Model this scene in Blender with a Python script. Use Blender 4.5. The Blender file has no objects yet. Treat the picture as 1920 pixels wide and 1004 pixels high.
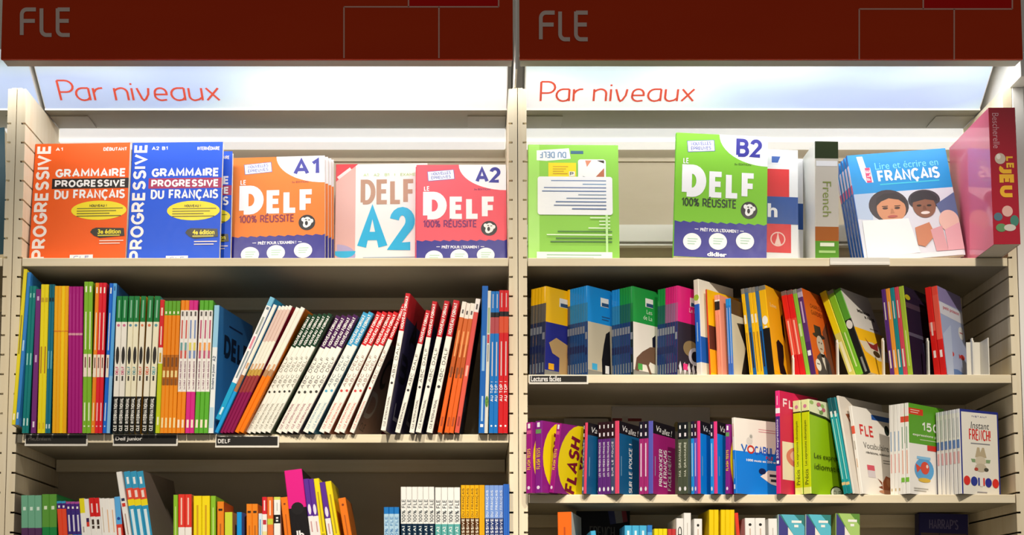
import bpy, math
from mathutils import Vector, Matrix

# ------------------------------------------------------------------ camera, world, lights
SC = bpy.context.scene
COL = SC.collection
PI = math.pi
F, PX, PY = 2674.0, 885.0, 961.0            # focal length and principal point for the 1920x1004 frame
TH = math.radians(5.0); CT, ST = math.cos(TH), math.sin(TH)
DIST, EYE = 2.86, 1.35
CAM = Vector((0, -DIST, EYE))
cd = bpy.data.cameras.new('camera'); co = bpy.data.objects.new('camera', cd); COL.objects.link(co)
cd.sensor_width = 36; cd.lens = F / 1920 * 36
cd.shift_x = (960 - PX) / 1920; cd.shift_y = (PY - 502) / 1920
co.location = CAM; co.rotation_euler = (PI / 2 + TH, 0, 0)
SC.camera = co
vs = SC.view_settings
vs.view_transform = 'Standard'; vs.look = 'None'; vs.gamma = 1; vs.exposure = 0.0; vs.use_curve_mapping = False
wd = bpy.data.worlds.new('world'); SC.world = wd; wd.use_nodes = True
wd.node_tree.nodes['Background'].inputs[0].default_value = (1, .95, .88, 1)
wd.node_tree.nodes['Background'].inputs[1].default_value = 0.21

XA, XM, XR = -.940, .094, 1.115             # seams between the bays


def ray(u, v):
    xc = (u - PX) / F; yc = -(v - PY) / F
    return Vector((xc, CT - ST * yc, ST + CT * yc))


def at(u, v, Y):
    d = ray(u, v)
    return CAM + d * ((Y + DIST) / d.y)


def atz(u, z, Y):
    dep = (Y + DIST) * CT + (z - EYE) * ST
    return Vector(((u - PX) / F * dep, Y, z))


def hit(u, v, p0, n):
    d = ray(u, v)
    return CAM + d * ((p0 - CAM).dot(n) / d.dot(n))


YSG = -.10                                   # front of the projecting red headers
ZSIGN = at(885, 111, YSG).z


def light(name, kind, loc, aim, energy, color, **kw):
    l = bpy.data.lights.new(name, kind); l.energy = energy; l.color = color
    for k, v in kw.items(): setattr(l, k, v)
    o = bpy.data.objects.new(name, l); COL.objects.link(o); o.location = loc
    o.rotation_euler = (Vector(aim) - Vector(loc)).to_track_quat('-Z', 'Y').to_euler()
    return o


# LED strips recessed behind the lower edge of the red headers
for x0, x1 in ((XA - 1.03, XA), (XA, XM), (XM, XR)):
    c = (x0 + x1) / 2
    light('header_strip_light', 'AREA', (c, -.04, ZSIGN + .022), (c, .10, ZSIGN - .3), 2.35, (1, .97, .93),
          shape='RECTANGLE', size=.98, size_y=.03)
# ceiling track spots aimed at the lower shelves
for x in (-.75, .15, 1.05):
    light('ceiling_track_spot', 'SPOT', (x, -1.95, 3.65), (x * .75 + .02, 0, 1.18), 240, (1, .90, .76),
          spot_size=math.radians(40), spot_blend=.7, shadow_soft_size=.035)

# ------------------------------------------------------------------ materials


def lin(h):
    h = h.lstrip('#')
    def f(c): return c / 12.92 if c <= .04045 else ((c + .055) / 1.055) ** 2.4
    return tuple(f(int(h[i:i + 2], 16) / 255) for i in (0, 2, 4)) + (1,)


MC = {}


def mat(hexc, rough=.42, spec=.4, emit=0):
    k = (hexc, rough, spec, emit)
    if k in MC: return MC[k]
    m = bpy.data.materials.new('print_' + hexc.strip('#')); m.use_nodes = True
    nt = m.node_tree; b = nt.nodes['Principled BSDF']
    b.inputs['Base Color'].default_value = lin(hexc)
    b.inputs['Specular IOR Level'].default_value = spec
    n = nt.nodes.new('ShaderNodeTexNoise'); n.inputs['Scale'].default_value = 14
    r = nt.nodes.new('ShaderNodeMapRange')
    r.inputs['To Min'].default_value = max(.04, rough - .06); r.inputs['To Max'].default_value = rough + .06
    nt.links.new(n.outputs['Fac'], r.inputs['Value']); nt.links.new(r.outputs['Result'], b.inputs['Roughness'])
    if emit:
        b.inputs['Emission Color'].default_value = lin(hexc); b.inputs['Emission Strength'].default_value = emit
    MC[k] = m
    return m


def wood(name, a, bcol, scale=(2, 30, 30)):
    m = bpy.data.materials.new(name); m.use_nodes = True
    nt = m.node_tree; b = nt.nodes['Principled BSDF']; b.inputs['Roughness'].default_value = .5
    b.inputs['Specular IOR Level'].default_value = .25
    tc = nt.nodes.new('ShaderNodeTexCoord'); mp = nt.nodes.new('ShaderNodeMapping')
    mp.inputs['Scale'].default_value = scale
    n = nt.nodes.new('ShaderNodeTexNoise'); n.inputs['Scale'].default_value = 3; n.inputs['Detail'].default_value = 6
    cr = nt.nodes.new('ShaderNodeValToRGB')
    cr.color_ramp.elements[0].color = lin(a); cr.color_ramp.elements[1].color = lin(bcol)
    cr.color_ramp.elements[0].position = .35; cr.color_ramp.elements[1].position = .6
    nt.links.new(tc.outputs['Object'], mp.inputs['Vector']); nt.links.new(mp.outputs['Vector'], n.inputs['Vector'])
    nt.links.new(n.outputs['Fac'], cr.inputs['Fac']); nt.links.new(cr.outputs['Color'], b.inputs['Base Color'])
    return m


M_WOOD = wood('cream_laminate', '#E6D8B8', '#EBDFC3')
M_POST = wood('cream_laminate_upright', '#E4D6B8', '#E9DDC2', (30, 30, 2))
M_BACK = wood('beige_back_board', '#C4B8A0', '#C9BDA6', (2, 20, 6))
M_WHITE = mat('#F0EEE8', .5)
M_DARK = mat('#1A120C', .8, .1)
M_PAGE = mat('#EFE8D8', .8, .1)
M_GREY = mat('#9C9A8E', .5)
M_UNDER = mat('#9A9484', .55, .2)  # grey shelf underside, its colour darkened for the shade below the shelves
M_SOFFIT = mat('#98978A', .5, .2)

# ------------------------------------------------------------------ mesh helpers


class MB:
    def __init__(s): s.v = []; s.f = []; s.m = []; s.mats = []

    def mi(s, m):
        if isinstance(m, str): m = mat(m)
        if m not in s.mats: s.mats.append(m)
        return s.mats.index(m)

    def poly(s, pts, m):
        b = len(s.v); s.v += [tuple(p) for p in pts]
        s.f.append(tuple(range(b, b + len(pts)))); s.m.append(s.mi(m))

    def raw(s, vs_, fs, m):
        b = len(s.v); s.v += [tuple(p) for p in vs_]; k = s.mi(m)
        for f in fs: s.f.append(tuple(b + i for i in f)); s.m.append(k)

    def box(s, x0, x1, y0, y1, z0, z1, m):
        p = [(x, y, z) for z in (z0, z1) for y in (y0, y1) for x in (x0, x1)]
        s.raw(p, [(0, 2, 3, 1), (4, 5, 7, 6), (0, 1, 5, 4), (2, 6, 7, 3), (0, 4, 6, 2), (1, 3, 7, 5)], m)

    def prism(s, prof, x0, x1, mats):
        """profile of (y,z) points extruded along x; mats: one, or one per edge"""
        n = len(prof)
        for i in range(n):
            a, b = prof[i], prof[(i + 1) % n]
            s.poly([(x0, *a), (x1, *a), (x1, *b), (x0, *b)], mats[i] if isinstance(mats, list) else mats)
        mm = mats[0] if isinstance(mats, list) else mats
        s.poly([(x0, *p) for p in prof], mm); s.poly([(x1, *p) for p in reversed(prof)], mm)

    def build(s, name, parent=None, bevel=0):
        me = bpy.data.meshes.new(name); me.from_pydata(s.v, [], s.f)
        for m in s.mats: me.materials.append(m)
        me.polygons.foreach_set('material_index', s.m); me.update()
        o = bpy.data.objects.new(name, me); COL.objects.link(o)
        if parent: o.parent = parent
        if bevel:
            w = o.modifiers.new('weld', 'WELD'); w.merge_threshold = 1e-5
            bv = o.modifiers.new('bevel', 'BEVEL'); bv.width = bevel; bv.segments = 2; bv.limit_method = 'ANGLE'
        return o


GC = {}


def glyphs(s, bold=0.0, shear=0.0):
    k = (s, bold, shear)
    if k not in GC:
        c = bpy.data.curves.new('t', 'FONT'); c.body = s; c.size = 1; c.resolution_u = 3
        c.offset = bold; c.shear = shear
        o = bpy.data.objects.new('t', c)
        me = bpy.data.meshes.new_from_object(o)
        vs_ = [v.co.copy() for v in me.vertices]; fs = [tuple(p.vertices) for p in me.polygons]
        bpy.data.objects.remove(o); bpy.data.meshes.remove(me); bpy.data.curves.remove(c)
        x0 = min(v.x for v in vs_); x1 = max(v.x for v in vs_); y0 = min(v.y for v in vs_); y1 = max(v.y for v in vs_)
        GC[k] = ([((v.x - x0) / (x1 - x0), (v.y - y0) / (y1 - y0)) for v in vs_], fs)
    return GC[k]


class Face:
    """a rectangle in space on which print is laid: u right 0..1, v down 0..1"""
    def __init__(s, O, R, D, N, art, let):
        s.O, s.R, s.D, s.N, s.art, s.let = Vector(O), Vector(R), Vector(D), Vector(N), art, let
        s.k = 1
        s.asp = s.R.length / s.D.length

    def p(s, u, v, k): return s.O + s.R * u + s.D * v + s.N * (.00013 * k)

    def rect(s, u0, v0, u1, v1, c, k=None, rot=0):
        pts = [(u0, v0), (u1, v0), (u1, v1), (u0, v1)]
        if rot:
            cu, cv = (u0 + u1) / 2, (v0 + v1) / 2; a = math.radians(rot); q = []
            for u, v in pts:
                x, y = (u - cu) * s.asp, v - cv
                q.append((cu + (x * math.cos(a) + y * math.sin(a)) / s.asp, cv - x * math.sin(a) + y * math.cos(a)))
            pts = q
        s.poly(pts, c, k)

    def poly(s, pts, c, k=None):
        if k is None: k = s.k; s.k += .5
        s.art.poly([s.p(u, v, k) for u, v in pts], c)

    def ell(s, cu, cv, ru, rv, c, k=None, a0=0, a1=360, clip=True, n=28):
        pts = []
        for i in range(n):
            a = math.radians(a0 + (a1 - a0) * i / (n if a1 - a0 == 360 else n - 1))
            u, v = cu + ru * math.cos(a), cv + rv * math.sin(a)
            if clip: u, v = min(1, max(0, u)), min(1, max(0, v))
            pts.append((u, v))
        s.poly(pts, c, k)

    def rrect(s, u0, v0, u1, v1, r, c):
        pts = []; rv = r * s.asp
        for cu, cv, a in ((u1 - r, v1 - rv, 0), (u0 + r, v1 - rv, 90), (u0 + r, v0 + rv, 180), (u1 - r, v0 + rv, 270)):
            for i in range(5):
                t = math.radians(a + i * 22.5); pts.append((cu + r * math.cos(t), cv + rv * math.sin(t)))
        s.poly(pts, c)

    def bars(s, u0, u1, v0, v1, n, c, seed=1):
        """lines of print too small to read"""
        h = (v1 - v0) / n
        for i in range(n):
            e = u1 - (u1 - u0) * ((i * 37 * seed) % 11) / 28
            s.rect(u0, v0 + h * (i + .25), e, v0 + h * (i + .6), c)

    def text(s, t, u0, v0, u1, v1, c, bold=.02, rot=0, shear=0, tilt=0):
        k = s.k + .6
        if t == t.upper() and all(ch in GL for ch in t):
            LR, LD_ = s.R.length * (u1 - u0), s.D.length * (v1 - v0)
            Lx, Ly = (LD_, LR) if rot in (90, -90) else (LR, LD_)
            groups = caps(t, Lx, Ly, .115 + bold * 3.1, shear)
        else:
            vs_, fs = glyphs(t, bold, shear); groups = None

        def place(x, y, kk):
            if rot == 90: u, v = u0 + (u1 - u0) * (1 - y), v1 - (v1 - v0) * x
            elif rot == -90: u, v = u0 + (u1 - u0) * y, v0 + (v1 - v0) * x
            elif rot == 180: u, v = u1 - (u1 - u0) * x, v0 + (v1 - v0) * y
            else: u, v = u0 + (u1 - u0) * x, v1 - (v1 - v0) * y
            if tilt:
                cu, cv = (u0 + u1) / 2, (v0 + v1) / 2; a = math.radians(tilt)
                xx, yy = (u - cu) * s.asp, v - cv
                u, v = cu + (xx * math.cos(a) + yy * math.sin(a)) / s.asp, cv - xx * math.sin(a) + yy * math.cos(a)
            return s.p(u, v, kk)
        if groups is None: s.let.raw([place(x, y, k) for x, y in vs_], fs, c)
        else:
            for i, g in enumerate(groups):
                for j, q in enumerate(g): s.let.poly([place(x, y, k + .5 * (i % 3) + .1 * (j % 5)) for x, y in q], c)


def arc(cx, cy, rx, ry, a0, a1, n=8):
    return [(cx + rx * math.cos(math.radians(a0 + (a1 - a0) * i / n)), cy + ry * math.sin(math.radians(a0 + (a1 - a0) * i / n))) for i in range(n + 1)]


def ribbon(path, w):
    """outline quads of a polyline of width w with mitred joints"""
    p = [path[0]] + [q for i, q in enumerate(path[1:]) if math.hypot(q[0] - path[i][0], q[1] - path[i][1]) > 1e-7]
    if len(p) < 2: return []
    ds = []
    for (x0, y0), (x1, y1) in zip(p, p[1:]):
        L = math.hypot(x1 - x0, y1 - y0); ds.append(((x1 - x0) / L, (y1 - y0) / L))
    lf, rt = [], []
    for i, (x, y) in enumerate(p):
        a = ds[max(0, i - 1)]; b = ds[min(i, len(ds) - 1)]
        nx, ny = -(a[1] + b[1]), a[0] + b[0]; L = math.hypot(nx, ny)
        if L < .3: nx, ny, L = -b[1], b[0], 1
        nx /= L; ny /= L
        k = w / 2 / max(.55, nx * -b[1] + ny * b[0])
        lf.append((x + nx * k, y + ny * k)); rt.append((x - nx * k, y - ny * k))
    return [(lf[i], rt[i], rt[i + 1], lf[i + 1]) for i in range(len(p) - 1)]


def stroke(mb, paths, w, P, m):
    for i, path in enumerate(paths):
        for q in ribbon(path, w):
            pts = [Vector(P(*v)) for v in q]
            for v in pts: v.y -= 6e-5 * i
            mb.poly(pts, m)


_B = arc
GL = {
    'A': (.72, [[(0, 0), (.36, 1), (.72, 0)], [(.14, .3), (.58, .3)]]),
    'B': (.62, [[(0, 0), (0, 1), (.3, 1)] + _B(.33, .77, .24, .23, 90, -90) + [(0, .54)], [(.3, .54)] + _B(.34, .27, .28, .27, 90, -90) + [(0, 0)]]),
    'C': (.66, [_B(.38, .5, .38, .5, 45, 315, 14)]),
    'D': (.66, [[(0, 0), (0, 1), (.24, 1)] + _B(.26, .5, .4, .5, 90, -90, 12) + [(.24, 0), (0, 0)]]),
    'E': (.52, [[(.52, 1), (0, 1), (0, 0), (.52, 0)], [(0, .52), (.47, .52)]]),
    'F': (.5, [[(.5, 1), (0, 1), (0, 0)], [(0, .5), (.45, .5)]]),
    'G': (.7, [_B(.38, .5, .38, .5, 45, 345, 14) + [(.7, .45), (.4, .45)]]),
    'H': (.62, [[(0, 0), (0, 1)], [(.62, 0), (.62, 1)], [(0, .5), (.62, .5)]]),
    'I': (.0, [[(0, 0), (0, 1)]]), 'J': (.4, [[(.4, 1), (.4, .25)] + _B(.18, .22, .2, .22, 0, -140)]),
    'K': (.62, [[(0, 0), (0, 1)], [(.6, 1), (.05, .45)], [(.2, .6), (.62, 0)]]),
    'L': (.48, [[(0, 1), (0, 0), (.48, 0)]]),
    'M': (.82, [[(0, 0), (.03, 1), (.41, .25), (.79, 1), (.82, 0)]]), 'N': (.64, [[(0, 0), (0, 1), (.64, 0), (.64, 1)]]),
    'O': (.74, [_B(.37, .5, .37, .5, 0, 360, 20)]), 'Q': (.74, [_B(.37, .5, .37, .5, 0, 360, 20), [(.45, .25), (.74, -.05)]]),
    'P': (.58, [[(0, 0), (0, 1), (.3, 1)] + _B(.32, .72, .26, .28, 90, -90) + [(0, .44)]]),
    'R': (.62, [[(0, 0), (0, 1), (.3, 1)] + _B(.32, .73, .26, .27, 90, -90) + [(0, .46)], [(.3, .46), (.62, 0)]]),
    'S': (.56, [_B(.29, .75, .26, .25, 25, 265, 10) + _B(.28, .25, .28, .25, 85, -155, 10)]),
    'T': (.6, [[(0, 1), (.6, 1)], [(.3, 1), (.3, 0)]]), 'U': (.64, [[(0, 1), (0, .32)] + _B(.32, .32, .32, .32, 180, 360) + [(.64, 1)]]),
    'V': (.7, [[(0, 1), (.35, 0), (.7, 1)]]), 'W': (1.0, [[(0, 1), (.25, 0), (.5, .9), (.75, 0), (1, 1)]]),
    'X': (.66, [[(0, 1), (.66, 0)], [(0, 0), (.66, 1)]]), 'Y': (.66, [[(0, 1), (.33, .48), (.66, 1)], [(.33, .5), (.33, 0)]]),
    'Z': (.6, [[(0, 1), (.6, 1), (0, 0), (.6, 0)]]),
    '0': (.56, [_B(.28, .5, .28, .5, 0, 360, 18)]), '1': (.26, [[(0, .76), (.26, 1), (.26, 0)]]),
    '2': (.54, [_B(.27, .72, .27, .28, 170, -35, 10) + [(0, 0), (.54, 0)]]), '3': (.52, [_B(.24, .76, .25, .24, 150, -90, 9), _B(.24, .27, .28, .27, 90, -150, 9)]),
    '4': (.58, [[(.42, 0), (.42, 1), (0, .28), (.58, .28)]]), '5': (.54, [[(.5, 1), (.08, 1), (.04, .56)] + _B(.25, .32, .29, .32, 120, -150, 10)]),
    '%': (.8, [_B(.16, .78, .16, .2, 0, 360, 12), _B(.64, .22, .16, .2, 0, 360, 12), [(.14, 0), (.66, 1)]]),
    '!': (.0, [[(0, .3), (0, 1)], [(0, 0), (0, .12)]]), "'": (.0, [[(0, .75), (0, 1)]]), ',': (.0, [[(0, -.1), (.04, .1)]]), '|': (.0, [[(0, 0), (0, 1)]]), ' ': (.26, [])}
GL['É'] = (.52, GL['E'][1] + [[(.2, 1.16), (.38, 1.32)]]); GL['È'] = (.52, GL['E'][1] + [[(.38, 1.16), (.2, 1.32)]])
GL['Ç'] = (.66, GL['C'][1] + [[(.4, -.02), (.42, -.18), (.3, -.24)]])


def caps(t, Lx, Ly, weight, shear):
    """block capitals laid out in a Lx by Ly rectangle -> list per stroke of quads, normalised"""
    w = weight * Ly
    gapw = .10 + weight * 1.05
    nat = sum(GL[c][0] for c in t) + gapw * (len(t) - 1)
    sx = (Lx - w) / max(nat, .01)
    if len(t) == 1 and nat < .02: sx = 0
    w = min(w, max(.82 * sx * gapw, .3 * w)) if len(t) > 1 else w
    out, x = [], 0
    for c in t:
        gw, paths = GL[c]
        for p in paths:
            q = [(w / 2 + (x + px) * sx, w / 2 + py * (Ly - w)) for px, py in p]
            q = [(a + shear * (b - Ly / 2), b) for a, b in q]
            out.append([[(a / Lx, b / Ly) for a, b in f] for f in ribbon(q, w)])
        x += gw + gapw
    return out


# ------------------------------------------------------------------ things


def empty(name, loc, label, cat, group=None):
    o = bpy.data.objects.new(name, None); COL.objects.link(o); o.empty_display_size = .05
    o.location = loc; o['label'] = label; o['category'] = cat
    if group: o['group'] = group
    return o


def child(mb, name, parent, bevel=0, label=None):
    o = mb.build(name, parent, bevel)
    o.matrix_parent_inverse = Matrix.Translation(-parent.location)   # parts below are given in world space
    if label: o['label'] = label
    return o


# rows: the world height of each shelf's upper side, measured on its front edge
ZR = {r: at(885, y, 0).z for r, y in dict(A1=484, A2=815, A3=1150, B1=484, B2=703, B3=928, B4=1150).items()}
BACK = .30
ZTOP = at(885, 165, 0).z
PITCH = .0403
ZG0 = at(885, 850, 0).z
TP = .0185


def side_panel(root, outer, inner):
    s = 1 if inner > outer else -1
    mb = MB(); z0 = .0
    core = inner - s * .008
    mb.box(min(outer, core), max(outer, core), 0, BACK, z0, ZTOP, M_POST)
    mb.box(min(core, core + s * .0006), max(core, core + s * .0006), .001, BACK, z0, ZTOP - .002, M_DARK)
    k0 = math.floor((z0 - ZG0) / PITCH) + 1
    zs = [z0]; k = k0
    while ZG0 + k * PITCH < ZTOP - .05: zs.append(ZG0 + k * PITCH); k += 1
    zs.append(ZTOP)
    for a, b in zip(zs, zs[1:]):
        mb.box(min(core, inner), max(core, inner), 0, BACK, a + .002, b - .002, M_POST)
    return child(mb, 'side_panel', root)


def bookcase(x0, x1, rows, label):
    root = empty('bookcase', ((x0 + x1) / 2, .15, 0), label, 'bookcase')
    side_panel(root, x0 + .0008, x0 + TP); side_panel(root, x1 - .0008, x1 - TP)
    mb = MB(); mb.box(x0 + .001, x1 - .001, BACK + .0005, BACK + .012, 0, ZTOP - .004, M_BACK)
    zj = at(885, 304, BACK).z
    mb.box(x0 + TP, x1 - TP, BACK - .004, BACK, zj, ZTOP - .004, M_BACK)
    child(mb, 'back_panel', root)
    for r in rows:
        z = ZR[r]
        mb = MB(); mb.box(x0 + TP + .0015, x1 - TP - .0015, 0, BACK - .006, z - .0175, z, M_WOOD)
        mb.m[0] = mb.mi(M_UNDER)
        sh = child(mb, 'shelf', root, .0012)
        mb = MB()
        mb.box(x0 + TP + .003, x1 - TP - .003, BACK - .03, BACK - .007, z - .045, z - .018, M_WOOD)
        mb.build('rear_rail', sh)
        if r in ('A1', 'B1'):
            mb = MB()
            z2, z3, z4 = at(885, 421, .27).z, at(885, 452, .27).z, at(885, 457, .27).z
            mb.box(x0 + TP + .003, x1 - TP - .003, .272, .29, z3, z2, M_WHITE)
            mb.box(x0 + TP + .003, x1 - TP - .003, .272, .292, z4 - .004, z4, M_WHITE)
            mb.box(x0 + TP + .003, x0 + TP + .02, .276, .294, z, z2, M_WHITE)
            mb.box(x1 - TP - .02, x1 - TP - .003, .276, .294, z, z2, M_WHITE)
            mb.build('rear_upstand', sh)
    mb = MB(); mb.box(x0 + TP + .001, x1 - TP - .001, .02, BACK - .001, .0, .12, M_WOOD); child(mb, 'plinth', root)
    return root


bookcase(XA, XM, ('A1', 'A2', 'A3'), 'left cream bookcase bay under the left red header')
bookcase(XM, XR, ('B1', 'B2', 'B3', 'B4'), 'right cream bookcase bay under the right red header')
bookcase(XA - 1.03, XA, ('A1', 'A2', 'A3'), 'neighbouring cream bookcase cut off at the left edge of the photo')

# white end panel closing the run of bookcases on the right
mb = MB(); mb.box(XR + .0005, XR + .024, -.002, BACK + .012, 0, ZTOP, M_WHITE); mb.box(XR - .0035, XR + .024, YSG + .04, BACK + .012, ZTOP + .0005, ZSIGN + .24, M_WHITE)
o = mb.build('end_panel', None, .001); o['label'] = 'tall white end panel closing the right side of the bookcases'; o['category'] = 'panel'

# red headers -------------------------------------------------------
RED2 = '#7A0A04'


def sign_mat():
    m = bpy.data.materials.new('red_header_board'); m.use_nodes = True
    nt = m.node_tree; b = nt.nodes['Principled BSDF']; b.inputs['Roughness'].default_value = .55; b.inputs['Specular IOR Level'].default_value = .12
    n = nt.nodes.new('ShaderNodeTexNoise'); n.inputs['Scale'].default_value = 3
    cr = nt.nodes.new('ShaderNodeValToRGB')
    cr.color_ramp.elements[0].color = lin('#B42C00'); cr.color_ramp.elements[1].color = lin('#BC3400')
    nt.links.new(n.outputs['Fac'], cr.inputs['Fac']); nt.links.new(cr.outputs['Color'], b.inputs['Base Color'])
    return m


M_SIGN = sign_mat()


def header(u0, u1, ylines, fle, label):
    zt = ZSIGN + .24
    x0, x1 = at(u0, 60, YSG).x, at(u1, 60, YSG).x
    root = empty('header_sign', ((x0 + x1) / 2, YSG, ZSIGN), label, 'sign')
    mb = MB(); mb.box(x0, x1, YSG, YSG + .006, ZSIGN, zt, M_SIGN)
    # pattern of thin lines and one darker block
    P = lambda u, v: (lambda q: (q.x, YSG - .0004, q.z))(at(u, v, YSG))
    def ln(u0, v0, u1, v1, w=2.6):
        if u0 == u1: a, b = (u0 - w / 2, v0), (u0 + w / 2, v1)
        else: a, b = (u0, v0 - w / 2), (u1, v0 + w / 2)
        mb.poly([P(a[0], a[1]), P(b[0], a[1]), P(b[0], b[1]), P(a[0], b[1])], '#D09C8C')
    (ua, ub, uc, ud, vh, vb) = ylines
    zh = at(885, vh, YSG).z
    mb.poly([(P(uc, 0)[0], YSG - .0002, zt), (P(ud, 0)[0], YSG - .0002, zt), (P(ud, 0)[0], YSG - .0002, zh), (P(uc, 0)[0], YSG - .0002, zh)], mat('#BC0A02', .6, .1))
    ln(ua, vh, ud, vh); ln(ua, vh, ua, vb); ln(ub, vh, ub, vb); ln(uc, -60, uc, vh); ln(ud, -60, ud, vh)
    child(mb, 'board', root)
    mb = MB()
    gx = [[[(0, 0), (0, .72)] + arc(.2, .78, .2, .2, 180, 90) + [(.56, .98)], [(0, .54), (.52, .54)]],
          [[(.78, 1.02), (.78, .24)] + arc(.98, .2, .2, .2, 180, 270) + [(1.18, 0)]],
          [[(1.9, .98), (1.42, .98)], [(1.42, 1.02), (1.42, .24)] + arc(1.62, .2, .2, .2, 180, 270) + [(1.9, 0)], [(1.42, .54), (1.86, .54)]]]
    ux, uw, vt, vbm = fle
    q = lambda x, y: (lambda g: Vector((g.x, YSG - .0008, g.z)))(at(ux + x * uw / 1.9, vbm - y * (vbm - vt), YSG))
    for g in gx: stroke(mb, g, .15, q, '#CDB8AE')
    child(mb, 'lettering', root, label='grey rounded letters FLE')
    mb = MB(); mb.box(x0 + .002, x1 - .002, YSG + .0065, YSG + .036, ZSIGN - .0002, ZSIGN + .012, M_GREY)
    mb.box(x0 + .002, x1 - .002, YSG + .0065, YSG + .012, ZSIGN + .012, zt, M_GREY)
    mb.box(x0 + .002, x1 - .002, YSG + .0125, YSG + .085, ZSIGN + .04, ZSIGN + .044, M_WHITE)
    child(mb, 'light_channel', root)
    return root


header(3, 961.5, (645, 823, 766, 935, 13, 109), (41, 90, 17, 66), 'left red header sign reading FLE, above the orange and blue display books')
header(974, 1916, (1611, 1789, 1731, 1898, 17, 112), (1014, 88, 23, 74), 'right red header sign reading FLE, above the green display books')
mb = MB(); mb.box(XM - .0068, XM - .0032, YSG + .002, .25, ZTOP + .0005, ZSIGN + .24, M_WHITE)
o = mb.build('header_bracket'); o['label'] = 'narrow white upright strip between the two red header signs'; o['category'] = 'bracket'

# pale sloping category boxes --------------------------------------


def print_mat():
    m = bpy.data.materials.new('pastel_backlit_print'); m.use_nodes = True
    nt = m.node_tree; b = nt.nodes['Principled BSDF']; b.inputs['Roughness'].default_value = .35
    tc = nt.nodes.new('ShaderNodeTexCoord'); mp = nt.nodes.new('ShaderNodeMapping'); mp.inputs['Scale'].default_value = (2.2, 4, 5)
    n = nt.nodes.new('ShaderNodeTexNoise'); n.inputs['Scale'].default_value = 1.1; n.inputs['Detail'].default_value = 1
    cr = nt.nodes.new('ShaderNodeValToRGB'); e = cr.color_ramp.elements
    e[0].position = .32; e[0].color = lin('#B4C6EA'); e[1].position = .66; e[1].color = lin('#F0F0F6')
    x = e.new(.45); x.color = lin('#CFE3EC'); y = e.new(.55); y.color = lin('#E6EEF2')
    nt.links.new(tc.outputs['Object'], mp.inputs['Vector']); nt.links.new(mp.outputs['Vector'], n.inputs['Vector'])
    nt.links.new(n.outputs['Fac'], cr.inputs['Fac'])
    nt.links.new(cr.outputs['Color'], b.inputs['Base Color']); nt.links.new(cr.outputs['Color'], b.inputs['Emission Color'])
    b.inputs['Emission Strength'].default_value = .38
    return m


M_PRINT = print_mat()
YT, YB, YS = .045, .13, .233
ZT, ZB = at(885, 122, .045).z, at(885, 203, .13).z
LET = {
    'P': ([[(0, 0), (0, 1)], [(0, 1), (.25, 1)] + arc(.28, .71, .27, .29, 90, -90) + [(0, .42)]], .62),
    'a': ([[(.5, .62), (.3, .62)] + arc(.27, .31, .27, .31, 95, 270) + [(.4, .03), (.5, .14)], [(.5, .62), (.5, 0)]], .68),
    'r': ([[(0, 0), (0, .62)], [(0, .38), (.1, .54), (.22, .61), (.36, .62)]], .46),
    'n': ([[(0, 0), (0, .62)], [(0, .48), (.12, .58)] + arc(.26, .38, .22, .24, 100, 0) + [(.48, 0)]], .66),
    'i': ([[(0, 0), (0, .62)], [(-.04, .82), (.04, .82)]], .2),
    'v': ([[(0, .62), (.14, .08), (.2, 0), (.28, .06), (.4, .3), (.44, .62)]], .62),
    'e': ([[(.03, .3), (.48, .3), (.48, .38)] + arc(.26, .38, .22, .24, 10, 170) + [(.03, .25)] + arc(.27, .25, .24, .25, 185, 270) + [(.46, .03)]], .66),
    'u': ([[(0, .62), (0, .25)] + arc(.2, .22, .2, .22, 185, 270) + [(.36, .05), (.48, .16)], [(.48, .62), (.48, 0)]], .66),
    'x': ([[(0, .62), (.46, 0)], [(0, 0), (.46, .62)]], .5), ' ': ([], .34)}


def category_box(x0, x1, txt, label):
    root = empty('category_sign', ((x0 + x1) / 2, .13, ZB), label, 'sign')
    mb = MB()
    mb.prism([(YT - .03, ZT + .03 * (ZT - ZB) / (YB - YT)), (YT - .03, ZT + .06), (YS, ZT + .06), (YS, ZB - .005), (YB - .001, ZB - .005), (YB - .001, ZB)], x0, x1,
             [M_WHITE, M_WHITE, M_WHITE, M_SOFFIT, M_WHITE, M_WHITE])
    for a in (x0 + .002, x1 - .085):
        mb.box(a, a + .083, YB + .03, YS - .002, ZB - .0075, ZB - .0045, M_GREY)
    child(mb, 'housing', root)
    mb = MB()
    nv = Vector((0, -(ZT - ZB), (YB - YT) * -1)).normalized() * .0015
    a, b = (YT - .03, ZT + .03 * (ZT - ZB) / (YB - YT)), (YB, ZB)
    q = [Vector((x, y, z)) for (y, z) in (a, b) for x in (x0 + .002, x1 - .002)]
    mb.poly([q[0] + nv, q[1] + nv, q[3] + nv, q[2] + nv], M_PRINT)
    child(mb, 'printed_panel', root, label='pale blue and white backlit panel')
    if txt:
        u0, u1, f0, f1 = txt
        mb = MB(); wtot = sum(LET[c][1] for c in 'Par niveaux') - .05
        X0 = atz(u0, ZB + .05, .1).x; X1 = atz(u1, ZB + .05, .1).x
        def P(x, y):
            f = f1 - y * (f1 - f0)
            return Vector((X0 + (X1 - X0) * x / wtot, YT + (YB - YT) * f, ZT + (ZB - ZT) * f)) + nv * 1.4
        cx = 0
        for c in 'Par niveaux':
            paths, adv = LET[c]
            stroke(mb, [[(x + cx, y) for x, y in p] for p in paths], .085, P, mat('#F0604A', .5, .3)); cx += adv
        child(mb, 'lettering', root, label='red letters reading Par niveaux')
    mb = MB()   # opal lamp cover under the rear of the box
    mb.box(x0, x1, YS + .001, BACK - .012, at(885, 266, YS).z, ZB - .006, mat('#F2F2F0', .5, .3, .72))
    child(mb, 'lamp_cover', root, .003, label='glowing white lamp cover')
    return root


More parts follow.
